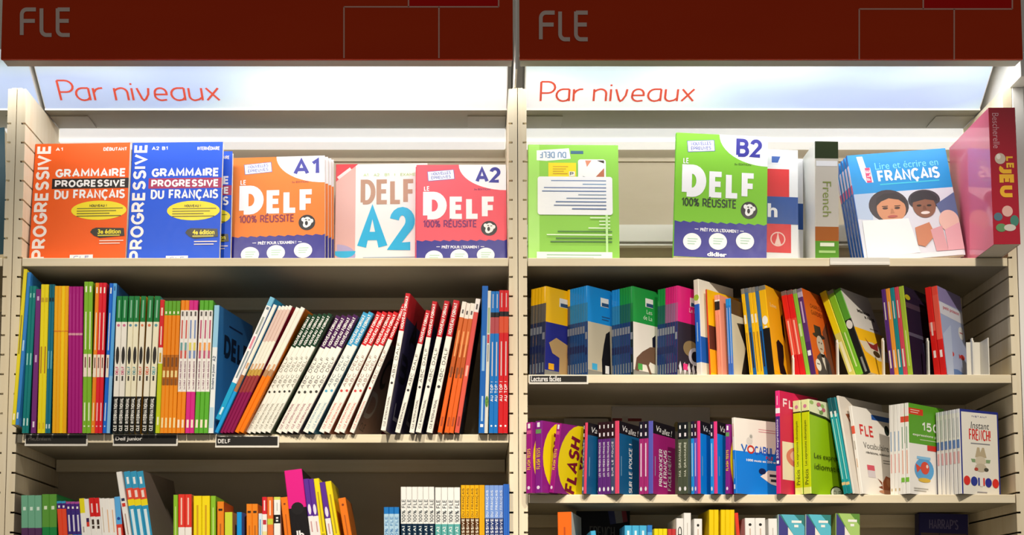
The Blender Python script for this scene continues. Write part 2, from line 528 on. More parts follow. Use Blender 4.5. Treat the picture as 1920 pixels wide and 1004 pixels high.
category_box(XA + TP, XM - TP, (113, 410, .34, .80), 'left pale sloping sign reading Par niveaux, above orange and blue books')
category_box(XM + TP, XR - TP, (1014, 1300, .37, .82), 'right pale sloping sign reading Par niveaux, above green books')
category_box(XA - 1.03 + TP, XA + .010, None, 'pale blank sloping sign cut off at the left edge of the photo')

# floor and wall the bookcases stand against
mb = MB(); mb.box(-3, 3, -4, BACK + .015, -.05, -.0005, wood('floor_vinyl', '#4A443C', '#524B42', (3, 3, 3)))
o = mb.build('floor'); o['kind'] = 'structure'
mb = MB(); mb.box(-3, 3, BACK + .015, BACK + .1, -.0005, 3.2, mat('#D8D2C6', .8))
o = mb.build('wall_back'); o['kind'] = 'structure'

# ------------------------------------------------------------------ books


class D:
    """look of a book: spine bands [(v_end, colour)], spine texts, front colour and art"""
    def __init__(s, bands, texts=(), fc=None, art=None, bc=None, rough=.38, name='paperback', d=.2, spec=.35):
        s.bands = [(1, bands)] if isinstance(bands, str) else bands
        s.texts = texts; s.fc = fc or s.bands[-1][1]; s.art = art; s.bc = bc or s.fc; s.rough = rough; s.name = name; s.d = d; s.spec = spec
        if name == 'display_book' and rough > .3: s.rough, s.spec = .5, .22


CACHE = {}


def copy_tree(src):
    r = src.copy(); COL.objects.link(r)
    for k in list(r.keys()): del r[k]
    for ch in src.children:
        c = ch.copy(); COL.objects.link(c); c.parent = r
    return r


def make_book(ds, t, h, d=None):
    d = d or ds.d
    key = (id(ds), round(t, 4), round(h, 4), round(d, 4))
    if key in CACHE: return copy_tree(CACHE[key])
    root = bpy.data.objects.new(ds.name, None); COL.objects.link(root); root.empty_display_size = .03
    R = lambda c: mat(c, ds.rough, ds.spec)
    mb = lt = MB()
    c = min(.0012, t * .12); ch = min(.0012, t * .16)
    out = [(0, d), (0, ch), (ch, 0), (t - ch, 0), (t, ch), (t, d)]
    inn = [(t - c, d), (t - c, c), (c, c), (c, d)]
    prev = 0
    for ve, colr in ds.bands:
        z1, z0 = h * (1 - prev), h * (1 - ve); prev = ve
        for i in (1, 2, 3):
            a, b = out[i], out[i + 1]
            mb.poly([(*a, z0), (*b, z0), (*b, z1), (*a, z1)], R(colr))
    for (a, b), colr in (((out[0], out[1]), ds.bc), ((out[4], out[5]), ds.fc)):
        mb.poly([(*a, 0), (*b, 0), (*b, h), (*a, h)], R(colr))
    for a, b in ((out[5], inn[0]), (inn[0], inn[1]), (inn[1], inn[2]), (inn[2], inn[3]), (inn[3], out[0])):
        mb.poly([(*a, 0), (*b, 0), (*b, h), (*a, h)], R('#E8E4DA'))
    ring = out + inn
    for z in (0, h):
        o_, n_ = out, inn
        mb.poly([(*p, z) for p in (o_[0], o_[1], n_[2], n_[3])], R(ds.bc))
        mb.poly([(*p, z) for p in (o_[1], o_[2], o_[3], o_[4], n_[1], n_[2])], R(ds.bands[0 if z else -1][1]))
        mb.poly([(*p, z) for p in (o_[4], o_[5], n_[0], n_[1])], R(ds.fc))
    fs = Face((0, 0, h), (t, 0, 0), (0, 0, -h), (0, -1, 0), mb, lt)
    for x in ds.texts:
        if x[0] == '|': fs.rect(.5 - x[3] / 2, x[1], .5 + x[3] / 2, x[2], x[4])
        elif x[0] == 'o': fs.ell(.5, x[1], x[2], x[2] * fs.asp, x[3], n=14)
        elif x[0] == 'e': fs.ell(.5, (x[1] + x[2]) / 2, x[3] / 2, (x[2] - x[1]) / 2, x[4], n=16)
        else: fs.text(x[0], .5 - x[3] / 2, x[1], .5 + x[3] / 2, x[2], x[4], x[6] if len(x) > 6 else .02, x[5] if len(x) > 5 else 90)
    if ds.art:
        ff = Face((t, ch, h), (0, d - ch, 0), (0, 0, -h), (1, 0, 0), mb, lt)
        ds.art(ff)
    mb.build('cover', root)
    pg = MB(); pg.box(c + .0002, t - c - .0002, c + .0002, d - .0025, .0012, h - .0012, M_PAGE); pg.build('pages', root)
    CACHE[key] = root
    return root


def put(o, ex, ey, ez, org, zs, t, d, h, pitch=0):
    M = Matrix((ex, ey, ez)).transposed()
    if pitch: M = M @ Matrix.Rotation(math.radians(-pitch), 3, 'X')
    low = min((M @ Vector((x, y, z))).z for x in (0, t) for y in (0, d) for z in (0, h))
    org = Vector(org)
    if zs is not None: org.z = zs + .0004 - low
    o.matrix_world = Matrix.Translation(org) @ M.to_4x4()


NUM = 'zero one two three four five six seven eight nine ten'.split()
ORD = ['first from left', 'second from left', 'third from left', 'fourth from left', 'fifth from left', 'sixth from left', 'seventh from left', 'eighth', 'ninth', 'tenth']
WHERE = dict(A1='on the top left shelf', A2='on the middle left shelf', A3='low in the left bay',
             B1='on the top right shelf', B2='on the second right shelf', B3='on the third right shelf', B4='low in the right bay')
YF = dict(A1=.1, A2=-.014, A3=-.004, B1=.05, B2=.002, B3=-.016, B4=.0)
SECOND = 'on the shelf'


def tag(o, row, text, i, n, group=None):
    w = WHERE[row]
    if n == 1: pre = ''
    elif n == 2: pre = ('left', 'right')[i] + ' one of the two '
    elif n == 3: pre = ('leftmost', 'middle', 'rightmost')[i] + ' one of the three '
    else: pre = ('leftmost' if i == 0 else 'rightmost' if i == n - 1 else ORD[i]) + ' of the ' + NUM[n] + ' '
    lab = pre + text.replace('@', w)
    if len(lab.split()) > 16: lab = pre + text.replace(' @', '')
    o['label'] = lab; o['category'] = 'book'
    if n > 1: o['group'] = text.replace('@', w)


def G(row, xb0, xb1, xt1, yt, items, yaw=0, Y=None, d=None, pitch=0, gap=.965, raise_=0):
    """a run of books, spines out, over the shelf from pixel xb0 to xb1; (xt1, yt) is the top of the rightmost edge.
    items: (design, n, label)  yaw turns the covers towards the viewer"""
    Y = YF[row] if Y is None else Y
    zs = ZR[row]; a = math.radians(yaw)
    e1 = Vector((math.cos(a), -math.sin(a), 0)); e2 = Vector((math.sin(a), math.cos(a), 0)); Z = Vector((0, 0, 1))
    C = atz(xb1, zs, Y)
    k = (xb0 - PX) / F; dep = (Y + DIST) * CT + (zs - EYE) * ST
    L = (C.x - k * dep) / (math.cos(a) + k * math.sin(a) * CT)
    T = hit(xt1, yt, C, e2)
    ez = (T - C).normalized(); h = (T - C).length
    sa = ez.dot(e1); ca = ez.dot(Z); ex = (e1 * ca - Z * sa).normalized()
    tot = sum(it[1] * (it[3] if len(it) > 3 else 1) for it in items)
    pos = 0; out = []
    for it in items:
        ds, n, lab = it[:3]; wgt = it[3] if len(it) > 3 else 1
        hk = it[4] if len(it) > 4 else 1
        s = L * wgt / tot; t = s * ca * gap
        for i in range(n):
            Lft = C - e1 * (L - pos); Rgt = Lft + e1 * s
            o = make_book(ds, t, h * hk, d)
            org = Rgt - ex * t if sa >= 0 else Lft
            put(o, ex, e2, ez, org, zs + raise_, t, d or ds.d, h * hk, pitch)
            tag(o, row, lab, i, n)
            pos += s; out.append(o)
    return out


def FO(row, bl, tl, tr, ytl, ds, label, Y, lean=12, t=.009, yaw=0, cat='book', n=1, step=(0, 0)):
    """a book shown face out: bl = bottom-left px, tl,tr top-left / top-right px, ytl its top"""
    zs = ZR[row]; a = math.radians(yaw); f = math.radians(lean)
    hx = Vector((math.cos(a), math.sin(a), 0)); bk = Vector((-math.sin(a), math.cos(a), 0))
    up = Vector((0, 0, math.cos(f))) + bk * math.sin(f)
    nrm = hx.cross(up)                      # faces the viewer
    if nrm.y > 0: nrm = -nrm
    B = atz(bl, zs, Y)
    T = hit(tl, ytl, B, nrm); R_ = hit(tr, ytl, B, nrm)
    ez = (T - B).normalized(); h = (T - B).length
    ey = ez.cross(nrm); ey.normalize()
    if ey.x < 0: ey = -ey
    w = (R_ - T).dot(ey)
    o = make_book(ds, t, h, w)
    put(o, nrm, ey, ez, B - nrm * t, zs, t, w, h)
    o['label'] = label; o['category'] = cat
    return o


def shift(o, dx, dy):
    o.matrix_world = Matrix.Translation((dx, dy, 0)) @ o.matrix_world

# ================================================================== DATA
# ------------------------------------------------------------------ left bay, top shelf (face out)


def delf(base, level, sub):
    def art(f):
        f.poly([(1 - .53 * math.cos(i * PI / 24), .245 * math.sin(i * PI / 24)) for i in range(13)] + [(1, 0)], '#F4F4FA')
        f.text(level, .655, .025, .94, .175, '#2A2A9A', .03)
        f.rect(.12, .055, .42, .148, '#3C50B0', rot=5); f.rect(.126, .059, .414, .144, '#F2F4FA', rot=5)
        f.text('NOUVELLES', .16, .068, .38, .096, '#4A5CB8', .01, tilt=5); f.text('ÉPREUVES', .16, .106, .38, .134, '#4A5CB8', .01, tilt=5)
        f.text('LE', .08, .205, .145, .25, '#F6F6FA', .03)
        f.text('D', .07, .258, .335, .52, '#F6F6FA', .055)
        f.text('ELF', .367, .305, .906, .517, '#F6F6FA', .055)
        f.text('100% RÉUSSITE', .07, .527, .67, .595, sub, .012)
        f.text('3e ÉDITION', .64, .225, .82, .245, sub, .0)
        f.ell(.805, .605, .09, .069, '#1C1A1C')
        f.ell(.81, .6, .045, .045, '#F2F2F0'); f.ell(.765, .578, .02, .018, '#F2F2F0'); f.ell(.855, .592, .02, .018, '#F2F2F0')
        f.ell(.795, .626, .034, .026, '#F2F2F0'); f.ell(.8, .612, .016, .02, '#1C1A1C'); f.rect(.785, .576, .805, .583, '#1C1A1C'); f.rect(.82, .58, .84, .587, '#1C1A1C')
        edge = [(i / 30, .715 + .006 * ((i * 7) % 3) - .004 * (i / 30)) for i in range(31)]
        f.poly(edge + [(1, 1), (0, 1)], '#201A8C')
        f.text("PRÊT POUR L'EXAMEN !", .28, .76, .69, .793, '#F4F4FA', .03)
        f.rect(.22, .774, .26, .779, '#F4F4FA'); f.rect(.71, .774, .75, .779, '#F4F4FA')
        for cu, cv in ((.195, .878), (.473, .868), (.765, .855)):
            f.ell(cu, cv, .098, .067, '#F2F4F6'); f.bars(cu - .05, cu + .06, cv - .03, cv + .03, 3, '#A8D0B8')
        f.text('didier', .36, .955, .57, .99, '#F2F4F6', .04)
    return art


def gram(bar, lv, name, ed):
    def art(f):
        f.text('PROGRESSIVE', .02, .012, .165, .99, '#F4ECE8', .03, rot=90)
        f.text(lv, .215, .035, .29 + .1 * (len(lv) > 2), .065, '#F4F0EC', .03)
        f.text(name, .72, .04, .97, .07, '#F4F0EC', .03)
        f.text('GRAMMAIRE', .225, .222, .97, .295, '#F6F2F0', .035)
        f.rect(.195, .305, 1, .392, bar)
        f.text('PROGRESSIVE', .225, .318, .97, .38, '#F6F2F0', .035)
        f.text('DU FRANÇAIS', .225, .402, .97, .482, '#F6F2F0', .035)
        f.ell(.70, .58, .29, .082, '#F2DC0C')
        f.text('NOUVEAU !', .6, .53, .78, .552, '#4A4410', .03)
        f.bars(.47, .95, .555, .64, 4, '#6A6414')
        f.poly([(.64, .74), (.68, .728), (.97, .735), (.98, .8), (.72, .815), (.66, .795), (.62, .765)], '#1E1C10')
        f.text(ed, .7, .742, .94, .782, '#F0DC20', .03); f.rect(.7, .79, .93, .799, '#D8C820')
        f.bars(.72, .97, .83, .875, 2, '#F0DCD0')
        f.rect(.42, .955, .66, 1, '#F0F0F4'); f.text('CLE', .46, .965, .62, .99, '#2040A0', .01)
    return art


ORANGE = D('#D8501E', fc='#F0601A', art=gram('#140A08', 'A1', 'DÉBUTANT', '3e édition'), name='display_book')
BLUEG = D('#2A3C9C', fc='#2258D8', art=gram('#A81E52', 'A2 B1', 'INTERMÉDIAIRE', '4e édition'), name='display_book')
DA1 = D('#F0843C', fc='#F5863A', art=delf('', 'A1', '#8A1440'), name='display_book')
DA2 = D('#F06070', fc='#F06270', art=delf('', 'A2', '#7A1466'), name='display_book')
DB2 = D('#6CBE2E', fc='#82C838', art=delf('', 'B2', '#183018'), name='display_book', rough=.36)


def art_delfa2(f):
    f.rect(0, 0, .215, 1, '#E8B4AC')
    f.ell(.02, .83, .2, .1, '#B8A8D0', a0=-90, a1=90)
    f.poly([(0, 0), (.24, 0), (0, .16)], '#E63C48')
    f.poly([(.01, .118), (.03, .14), (.17, .05), (.15, .03)], '#F4E4E4')
    f.text('A1   A2   B1   |   EXAMEN', .3, .09, .9, .115, '#B0D860', .0)
    f.text('DELF', .27, .145, .895, .372, '#BC8E74', .045)
    f.text('A2', .235, .4, .90, .79, '#0CB4E4', .05)
    f.ell(.1, .79, .12, .06, '#0CB4E4', a0=0, a1=180)
    f.bars(.3, .9, .84, .95, 4, '#9AA8B8')


WA2 = D('#E0A8A0', fc='#F6F4F2', art=art_delfa2, name='display_book')

FO('A1', 50.5, 63, 241, 272, ORANGE, 'orange grammar workbook with a black title bar at the far left of the top shelf', .032, lean=8, t=.012)
FO('A1', 236, 247, 417, 270, BLUEG, 'blue grammar workbook with a magenta title bar beside the orange grammar workbook', .04, lean=9, t=.012)
FO('A1', 260, 268, 436, 289, BLUEG, 'second blue grammar workbook half hidden behind the blue grammar workbook in front', .075, lean=9, t=.012)
for i, txt in enumerate(('front copy of the light orange A1 exam workbooks, its whole cover showing',
                         'second copy in the light orange A1 stack, just behind the front copy',
                         'third copy in the light orange A1 stack, only its right edge showing',
                         'rearmost copy in the light orange A1 stack, touching the white A2 book')):
    FO('A1', 433 + i * 6, 437 + i * 6, 609 + i * 6, 299 + i * 2.5, DA1, txt, .10 + i * .015, t=.011)
FO('A1', 625, 628, 800, 311, WA2, 'white exam book with a brown title and huge cyan A2 on the left top shelf', .150, t=.012)
FO('A1', 781, 782.5, 950, 312, DA2, 'front copy of the pink A2 exam workbooks beside the middle upright', .118, t=.012)
FO('A1', 778, 779.5, 944, 315, DA2, 'rear copy of the pink A2 exam workbooks, only its left edge showing', .135, t=.01)

# dark book on the neighbouring bay
DK = D('#123038', [('|', .05, .3, .4, '#5A8A90'), ('|', .45, .8, .5, '#7AA0A4')], fc='#163A44', name='display_book')
FO('A1', -150, -150, 9, 260, DK, 'dark teal book on the neighbouring bay at the left edge of the photo', .06, t=.03)

# ------------------------------------------------------------------ left bay, middle shelf (spines)
YEL = D('#E6D51E', [('|', .3, .55, .3, '#8A7A20'), ('|', .93, .97, .4, '#FFF8D0')], d=.2)
YEL2 = D('#EEDC1C', [('|', .09, .12, .7, '#C8A81C'), ('|', .42, .6, .3, '#B07818'), ('|', .93, .97, .3, '#D8B020')], d=.19)
BLU = D('#2F80CC', [('|', .45, .52, .4, '#B8D8F0'), ('|', .92, .96, .4, '#D8E8F4')], d=.2)
TEAL = D('#12807E', [('|', .05, .08, .4, '#8AD0C8'), ('|', .46, .54, .35, '#9AD8D0'), ('|', .9, .95, .4, '#C8E8E0')], d=.2)
PUR = D('#742A78', [('|', .05, .08, .4, '#D0A8D0'), ('|', .46, .51, .35, '#D0A8D0'), ('|', .92, .96, .35, '#E8D8E8')], d=.2)
TEALD = D([(.12, '#0C6678'), (1, '#127088')], [('|', .09, .115, .6, '#0A1A20'), ('|', .45, .57, .4, '#6AB0C0'), ('|', .94, .97, .5, '#C8E0E8')], d=.19)
AMB = D('#F0AE12', [('|', .305, .313, .9, '#D87A10'), ('|', .34, .9, .12, '#E8B81C')], d=.19)
AMB2 = D('#F6CC10', [('|', .305, .313, .9, '#E09A10')], d=.19)
MAG = D('#A8147C', [('|', .32, .335, .9, '#D89AA8'), ('|', .05, .3, .15, '#B8308E')], d=.19)
lbl = lambda c, t: D(c, [('|', .03, .07, .35, '#F4F0E0'), ('|', .2, .45, .22, '#F0ECD8'), ('|', .48, .63, .8, '#F2E4D0'), ('|', .5, .57, .3, '#7A4A40'), ('|', .8, .92, .3, t), ('o', .955, .2, t)], d=.2)
GRN, ORG, REDL, BLL = lbl('#7EB82A', '#E8F4C8'), lbl('#F08A1C', '#F8E0B0'), lbl('#E01E30', '#F8C0C0'), lbl('#0F6AD8', '#C0DCF4')
LBL = D([(.62, '#5AAAE8'), (1, '#8AC0E8')], [('|', .02, .05, .3, '#1A4A9A')], fc='#1E5A9E', d=.2)

G('A2', 20, 27, 43, 512, [(YEL, 1, 'tall yellow workbook sticking out in front of the left upright')], Y=-.035, pitch=4)
G('A2', 27.4, 34.3, 51, 518, [(BLU, 1, 'thin blue workbook between the leftmost yellow book and the teal pair')], Y=-.033, pitch=4)
G('A2', 43, 56.5, 71, 537, [(TEAL, 2, 'teal workbooks beside the purple one @')])
G('A2', 56.8, 67, 77, 543, [(PUR, 1, 'purple workbook between the teal pair and the yellow pair @')])
G('A2', 67.3, 82.7, 90, 534, [(YEL2, 2, 'yellow spines right of the purple workbook @')])
G('A2', 83, 93.7, 102, 534, [(TEALD, 2, 'dark petrol spines between yellow and amber ones @')])
G('A2', 94.2, 122.3, 127.2, 537, [(AMB, 2, 'deep amber spines in the amber block @'), (AMB2, 1, 'bright yellow spine among the amber spines @'), (AMB, 1, 'amber spine next to the magenta block @')])
G('A2', 122.8, 151.2, 153, 538, [(MAG, 4, 'magenta spines @')])
G('A2', 152, 169, 172.8, 529, [(GRN, 2, 'lime green spines beside the magenta block @')])
G('A2', 169.3, 191.6, 200, 531, [(ORG, 1, 'orange spine with a cream band between lime and red @'), (REDL, 2, 'red spines with a cream band @')])
G('A2', 192, 206, 219, 532, [(BLL, 1, 'strong blue spine with a white band beside the red pair @'), (LBL, 1, 'light blue spine with a dark blue cover beside the green-topped set @')])


def cle(num, body, delfc, side):
    return D([(.19, '#127C3C'), (.735, body), (1, '#141412')],
             [('|', .03, .16, .25, '#8AC0A0'), ('o', .215, .26, num), ('e', .37, .5, .62, '#26221E'), ('DELF', .515, .575, .5, delfc, 90), ('|', .585, .62, .3, '#3A3430'),
              ('CLE INTERNATIONAL', .745, .985, .62, '#F4F2EA', 90, .04)], fc=side, d=.19)


C1, C2, C3, C4 = cle('#D06A90', '#F2EEE4', '#C82A6A', '#3A8A80'), cle('#5A90A8', '#F4EED0', '#2A8A9A', '#E8D060'), cle('#E07A50', '#F4EED8', '#E0502A', '#E0B840'), cle('#5AA0A8', '#F4EED0', '#2AA0B0', '#4A8A90')
G('A2', 209.5, 231, 240, 556, [(C1, 2, 'white spines with green tops and pink lettering @')])
G('A2', 231.3, 252, 262, 556, [(C2, 2, 'cream spines with green tops and teal lettering @')])
G('A2', 252.5, 262.5, 274, 556, [(C3, 1, 'cream green-topped spine with orange lettering left of the wider gap @')])
G('A2', 264.7, 276, 288, 556, [(C3, 1, 'white green-topped spine with orange lettering right of the wider gap @')])
G('A2', 277.5, 289, 302, 556, [(C4, 1, 'cream green-topped spine beside the red and lime spine @')])
YG = D([(.36, '#D82028'), (.48, '#F4F0DC'), (1, '#C2D01C')], [('|', .06, .12, .4, '#F4D0C0'), ('|', .2, .34, .3, '#F4D0C0'), ('|', .4, .47, .4, '#D0A020'), ('|', .88, .94, .4, '#F0F0C0')], d=.19)
G('A2', 289.8, 298.5, 308, 563, [(YG, 1, 'lime spine with a red upper part after the green-topped set @')])
OG = D([(.11, '#62AA2C'), (.41, '#F08A14'), (.64, '#B86A1C'), (1, '#F2921A')], [('|', .08, .1, .4, '#F0F0D0'), ('|', .43, .5, .5, '#7A4410'), ('|', .53, .58, .6, '#F0D890'), ('|', .59, .64, .5, '#8A5014'), ('|', .885, .96, .45, '#F8E4A8')], d=.19)
G('A2', 299, 329.5, 338.5, 565, [(OG, 4, 'orange spines with green tops @')])
def wm(c, mid, t):
    return D([(.075, c), (.69, '#F4F0EA'), (1, c)], [('|', .085, .12, .4, '#5A5450'), ('|', .15, .29, .35, t), ('|', .32, .38, .5, mid), ('|', .38, .44, .5, t), ('Le DELF 100% RÉUSSITE', .46, .67, .42, '#8A4A6A', 90), ('|', .9, .96, .5, '#F8E8D0')], d=.19)
W1, W2, W3 = wm('#F28C18', '#6AA0A0', '#D05A50'), wm('#D82888', '#E0D060', '#7A90C0'), wm('#5CB02E', '#F0A050', '#C05A7A')
G('A2', 330, 346, 355.5, 564, [(W1, 2, 'white spines with orange ends @')])
G('A2', 346.3, 363.5, 371.5, 564, [(W2, 2, 'white spines with pink ends @')])
G('A2', 363.8, 389.5, 400, 564, [(W3, 3, 'white spines with green ends @')])


def art_lb(f):
    f.text('DELF', .18, .2, .9, .38, '#0E1C38', .04); f.bars(.3, .7, .1, .14, 1, '#14305A')


LD = D([(.33, '#9CD0EC'), (1, '#EEF2F2')], [('A2', .4, .44, .6, '#3A4A6A', 90), ('Scolaire et Junior', .46, .66, .6, '#3A4A6A', 90), ('|', .8, .96, .8, '#B8D8E8')], fc='#3E84BC', art=art_lb, d=.2)
G('A2', 389.8, 399.8, 411, 573, [(LD, 1, 'light blue spine with its dark blue cover turned outwards @')], yaw=11)

# grey plate between the turned light blue book and the leaning row
zs = ZR['A2']; p = atz(401.2, zs, 0); root = empty('bookend', (p.x, 0, zs), 'grey metal bookend between the light blue book and the leaning row', 'bookend')
mb = MB(); hz = hit(408, 663, p, Vector((0, 1, 0))).z - zs
q = [(.0, 0), (.0, hz - .012), (.012, hz), (.11, hz), (.11, 0)]
ax = Vector((math.sin(math.radians(11)), math.cos(math.radians(11)), 0)); nx_ = Vector((ax.y, -ax.x, 0)) * .001
F0 = [Vector((p.x, 0, zs + .0003)) + ax * a + Vector((0, 0, b)) for a, b in q]; F1 = [v + nx_ for v in F0]
mb.poly(F0, mat('#8A877E', .4)); mb.poly(F1, mat('#8A877E', .4))
for i in range(5): mb.poly([F0[i], F0[(i + 1) % 5], F1[(i + 1) % 5], F1[i]], mat('#8A877E', .4))
child(mb, 'plate', root)

# leaning books
CY = D([(.07, '#7ABEDC'), (.70, '#F0F0EE'), (1, '#1EA4D2')], [('|', .08, .1, .5, '#6A7A8A'), ('|', .16, .3, .35, '#A0A8A0'), ('|', .32, .42, .4, '#E090A0'), ('|', .44, .66, .3, '#8A9AA0'), ('|', .9, .96, .4, '#D0F0F8')], d=.19)
G('A2', 402.5, 413.5, 516.5, 584, [(CY, 1, 'leaning white spine with light blue ends, first of the leaning row @')], yaw=11, raise_=.026)
def lean(low, mid, tan, top):
    return D([(.03, '#F2EEE4'), (.28, top), (.50, '#F0ECDC'), (.55, tan), (.68, mid), (1, low)], [('|', .455, .5, .5, '#D8A880')], d=.19)
LC, LM, LO = lean('#1E9CE0', '#B07048', '#F0E8DC', '#F2EEE4'), lean('#8C1450', '#9A3A3A', '#C8A048', '#E0C4B8'), lean('#F27C10', '#F27C10', '#B88A60', '#F0E8DC')
G('A2', 404, 412, 522.5, 573.5, [(LC, 1, 'leaning white spine with a bright blue foot beside the crimson-footed ones @')], yaw=11)
G('A2', 412.3, 440, 551.5, 575, [(LM, 4, 'leaning spines with crimson feet @')], yaw=11)
G('A2', 440.3, 459.5, 575.5, 579, [(LO, 2, 'leaning white spines with orange feet @')], yaw=11)
def abc(top, tcol, txt, side, t='ABC DELF', num='#3A3A34', pub=None, nf='NOUVEAU FORMAT', art=None, body='#F4F0E4'):
    return D([(.275, top), (1, body)], [(nf, .02, .26, .6, '#F2F0EC', 90, .03), (t, .36, .62, .55, txt, 90, .01), ('o', .655, .26, num), ('CLE INTERNATIONAL', .75, .97, .42, pub or tcol, 90, .01)], fc=side, art=art, d=.2)
AG = abc('#143C24', '#8A8A78', '#6A6A5C', '#5A6A54')
AP = abc('#44124E', '#8A7A8A', '#4A444A', '#6A5A60', pub='#A86A7A')
AC = abc('#3C9CCA', '#90B8C8', '#4A6A7A', '#3C8CB4', num='#5AA8C8')
AR = abc('#D01C24', '#D08A80', '#8A5A58', '#C07A60', num='#D04A48', pub='#E07A70')


def art_brown(f):
    f.rect(0, 0, 1, .3, '#B01820'); f.rect(0, .3, 1, 1, '#8C6C60')
    f.text('C', .12, .38, .42, .62, '#1E1614', .02); f.text('D', .05, .66, .4, .86, '#A8A09A', .02)
    f.text('CLE', .1, .9, .3, .96, '#4A3A34', .02)


def art_navy(f):
    f.rect(0, 0, 1, .17, '#C01A22'); f.rect(0, .17, 1, 1, '#332E52')
    f.text('A', .3, .14, .65, .34, '#151218', .04); f.text('B', .1, .42, .45, .62, '#1A1828', .03); f.text('L', .2, .76, .5, .9, '#A8A4B4', .03)


ARB = abc('#D01C24', '#D08A80', '#8A5A58', '#8C6C60', num='#D04A48', pub='#E07A70', art=art_brown)
AD = abc('#C41C28', '#7A7678', '#3A3638', '#332E52', t='ABC DALF', num='#2A2628', pub='#5A5658', art=art_navy)
G('A2', 460, 511, 628.5, 591, [(AG, 5, 'leaning white spines with dark green tops @')], yaw=11)
G('A2', 518, 566, 679.5, 594, [(AP, 4, 'leaning white spines with purple tops @')], yaw=10)
G('A2', 568.5, 594, 707.5, 589, [(AC, 2, 'leaning white spines with light blue tops @')], yaw=9, gap=.9)
G('A2', 597, 621.5, 731, 588, [(AR, 2, 'red-topped white spines just right of the light blue pair @')], yaw=8, gap=.9)
G('A2', 631, 655, 757, 588, [(AR, 2, 'steep white spines with red tops left of the brown cover @')], yaw=8, gap=.9)
G('A2', 659, 669.5, 769, 572, [(ARB, 1, 'red-topped leaning spine showing a brown cover with big letters @')], yaw=9, gap=.9)
G('A2', 719, 729.5, 776, 553, [(AD, 1, 'tallest leaning red-topped spine standing forward of the others, navy cover showing')], yaw=9, Y=-.04, gap=.9)
G('A2', 732, 743, 801, 584, [(AD, 1, 'lower leaning red-topped spine directly right of the tallest one')], yaw=5, gap=.9)
G('A2', 763, 773.5, 817, 567, [(AD, 1, 'middle one of three similar leaning red-topped spines beside the orange spines')], yaw=5, gap=.9)
G('A2', 776.5, 788, 842, 567, [(AD, 1, 'leaning red-topped spine second to the left of the orange spines')], yaw=4, gap=.9)
G('A2', 792, 805, 856, 565, [(AD, 1, 'leaning red-topped spine directly left of the orange spines')], yaw=2, gap=.9)
RB = D('#B01C2C', fc='#B01C2C', bc='#B01C2C', name='display_book')
FO('A2', 680, 697, 760, 562, RB, 'dark red book standing flat behind the leaning red-topped spines', .27, lean=2, t=.008)
OS = D([(.12, '#F0E8DC'), (.32, '#D06428'), (.55, '#C0581E'), (1, '#E8641C')], [('|', .06, .09, .35, '#5A5050'), ('|', .22, .42, .3, '#F0A060'), ('|', .5, .58, .45, '#8A4418'), ('|', .88, .95, .4, '#B04A1C')], d=.19)
OR2 = D([(.10, '#F0E8E4'), (.5, '#D8504A'), (1, '#E05A48')], [('|', .04, .08, .35, '#5A5050'), ('|', .5, .58, .45, '#F0B0A0'), ('|', .88, .95, .4, '#A83A30')], fc='#141226', d=.2, art=lambda f: (f.ell(.3, .75, .12, .06, '#8A8890'), f.rect(0, 0, 1, .5, '#3A1420')))
G('A2', 811, 820.6, 867, 568, [(OS, 1, 'orange leaning spine with a white top beside the red-topped spines @')], gap=.9)
G('A2', 824, 844.7, 886, 570, [(OS, 2, 'orange leaning spines with white tops @')], gap=.9)
G('A2', 845, 855, 895, 562, [(OR2, 1, 'salmon leaning spine with a dark navy cover showing @')], yaw=1, gap=.9)
BL2 = D([(.9, '#0F62B8'), (1, '#1468BE')], [('|', .34, .58, .45, '#8AB8E0'), ('|', .75, .92, .3, '#A8CCE8'), ('|', .94, .96, .5, '#E8F0F8')], d=.2)
GW = D('#DAD8CC', [('|', .12, .3, .5, '#9AB088'), ('|', .31, .37, .6, '#C03A4A'), ('|', .38, .5, .3, '#8A8A88'), ('e', .74, .82, .9, '#6A9A3A'), ('FLE', .75, .81, .5, '#2A4A1A', 90)], d=.19)
G('A2', 887.5, 900, 907, 537, [(BL2, 1, 'tall blue spine right of the dark navy cover @')], gap=.9)
G('A2', 900.4, 908, 914.5, 546, [(GW, 1, 'thin grey-white spine with a green blob beside the tall blue one')], gap=.9)
def autop(c, lab):
    return D([(.15, c), (.185, '#14141C'), (.3, lab), (1, c)], [('|', .02, .12, .15, '#FFFFFF40'[:7] if False else '#D8D0D0'), ('|', .36, .6, .22, '#D8C8C8'), ('AU TOP !', .64, .78, .6, '#F6F4F4', 90, .02), ('o', .95, .2, '#F6F4F4')], d=.2)
AT1, AT2 = autop('#1272C2', '#B04A50'), autop('#D0161E', '#D8502E')
G('A2', 908.5, 928, 931.5, 547, [(AT1, 2, 'blue spines with a dark band beside the red pair @')], gap=.9)
G('A2', 928.5, 949.5, 951.5, 545, [(AT2, 2, 'red spines with a dark band next to the middle upright')], gap=.9)

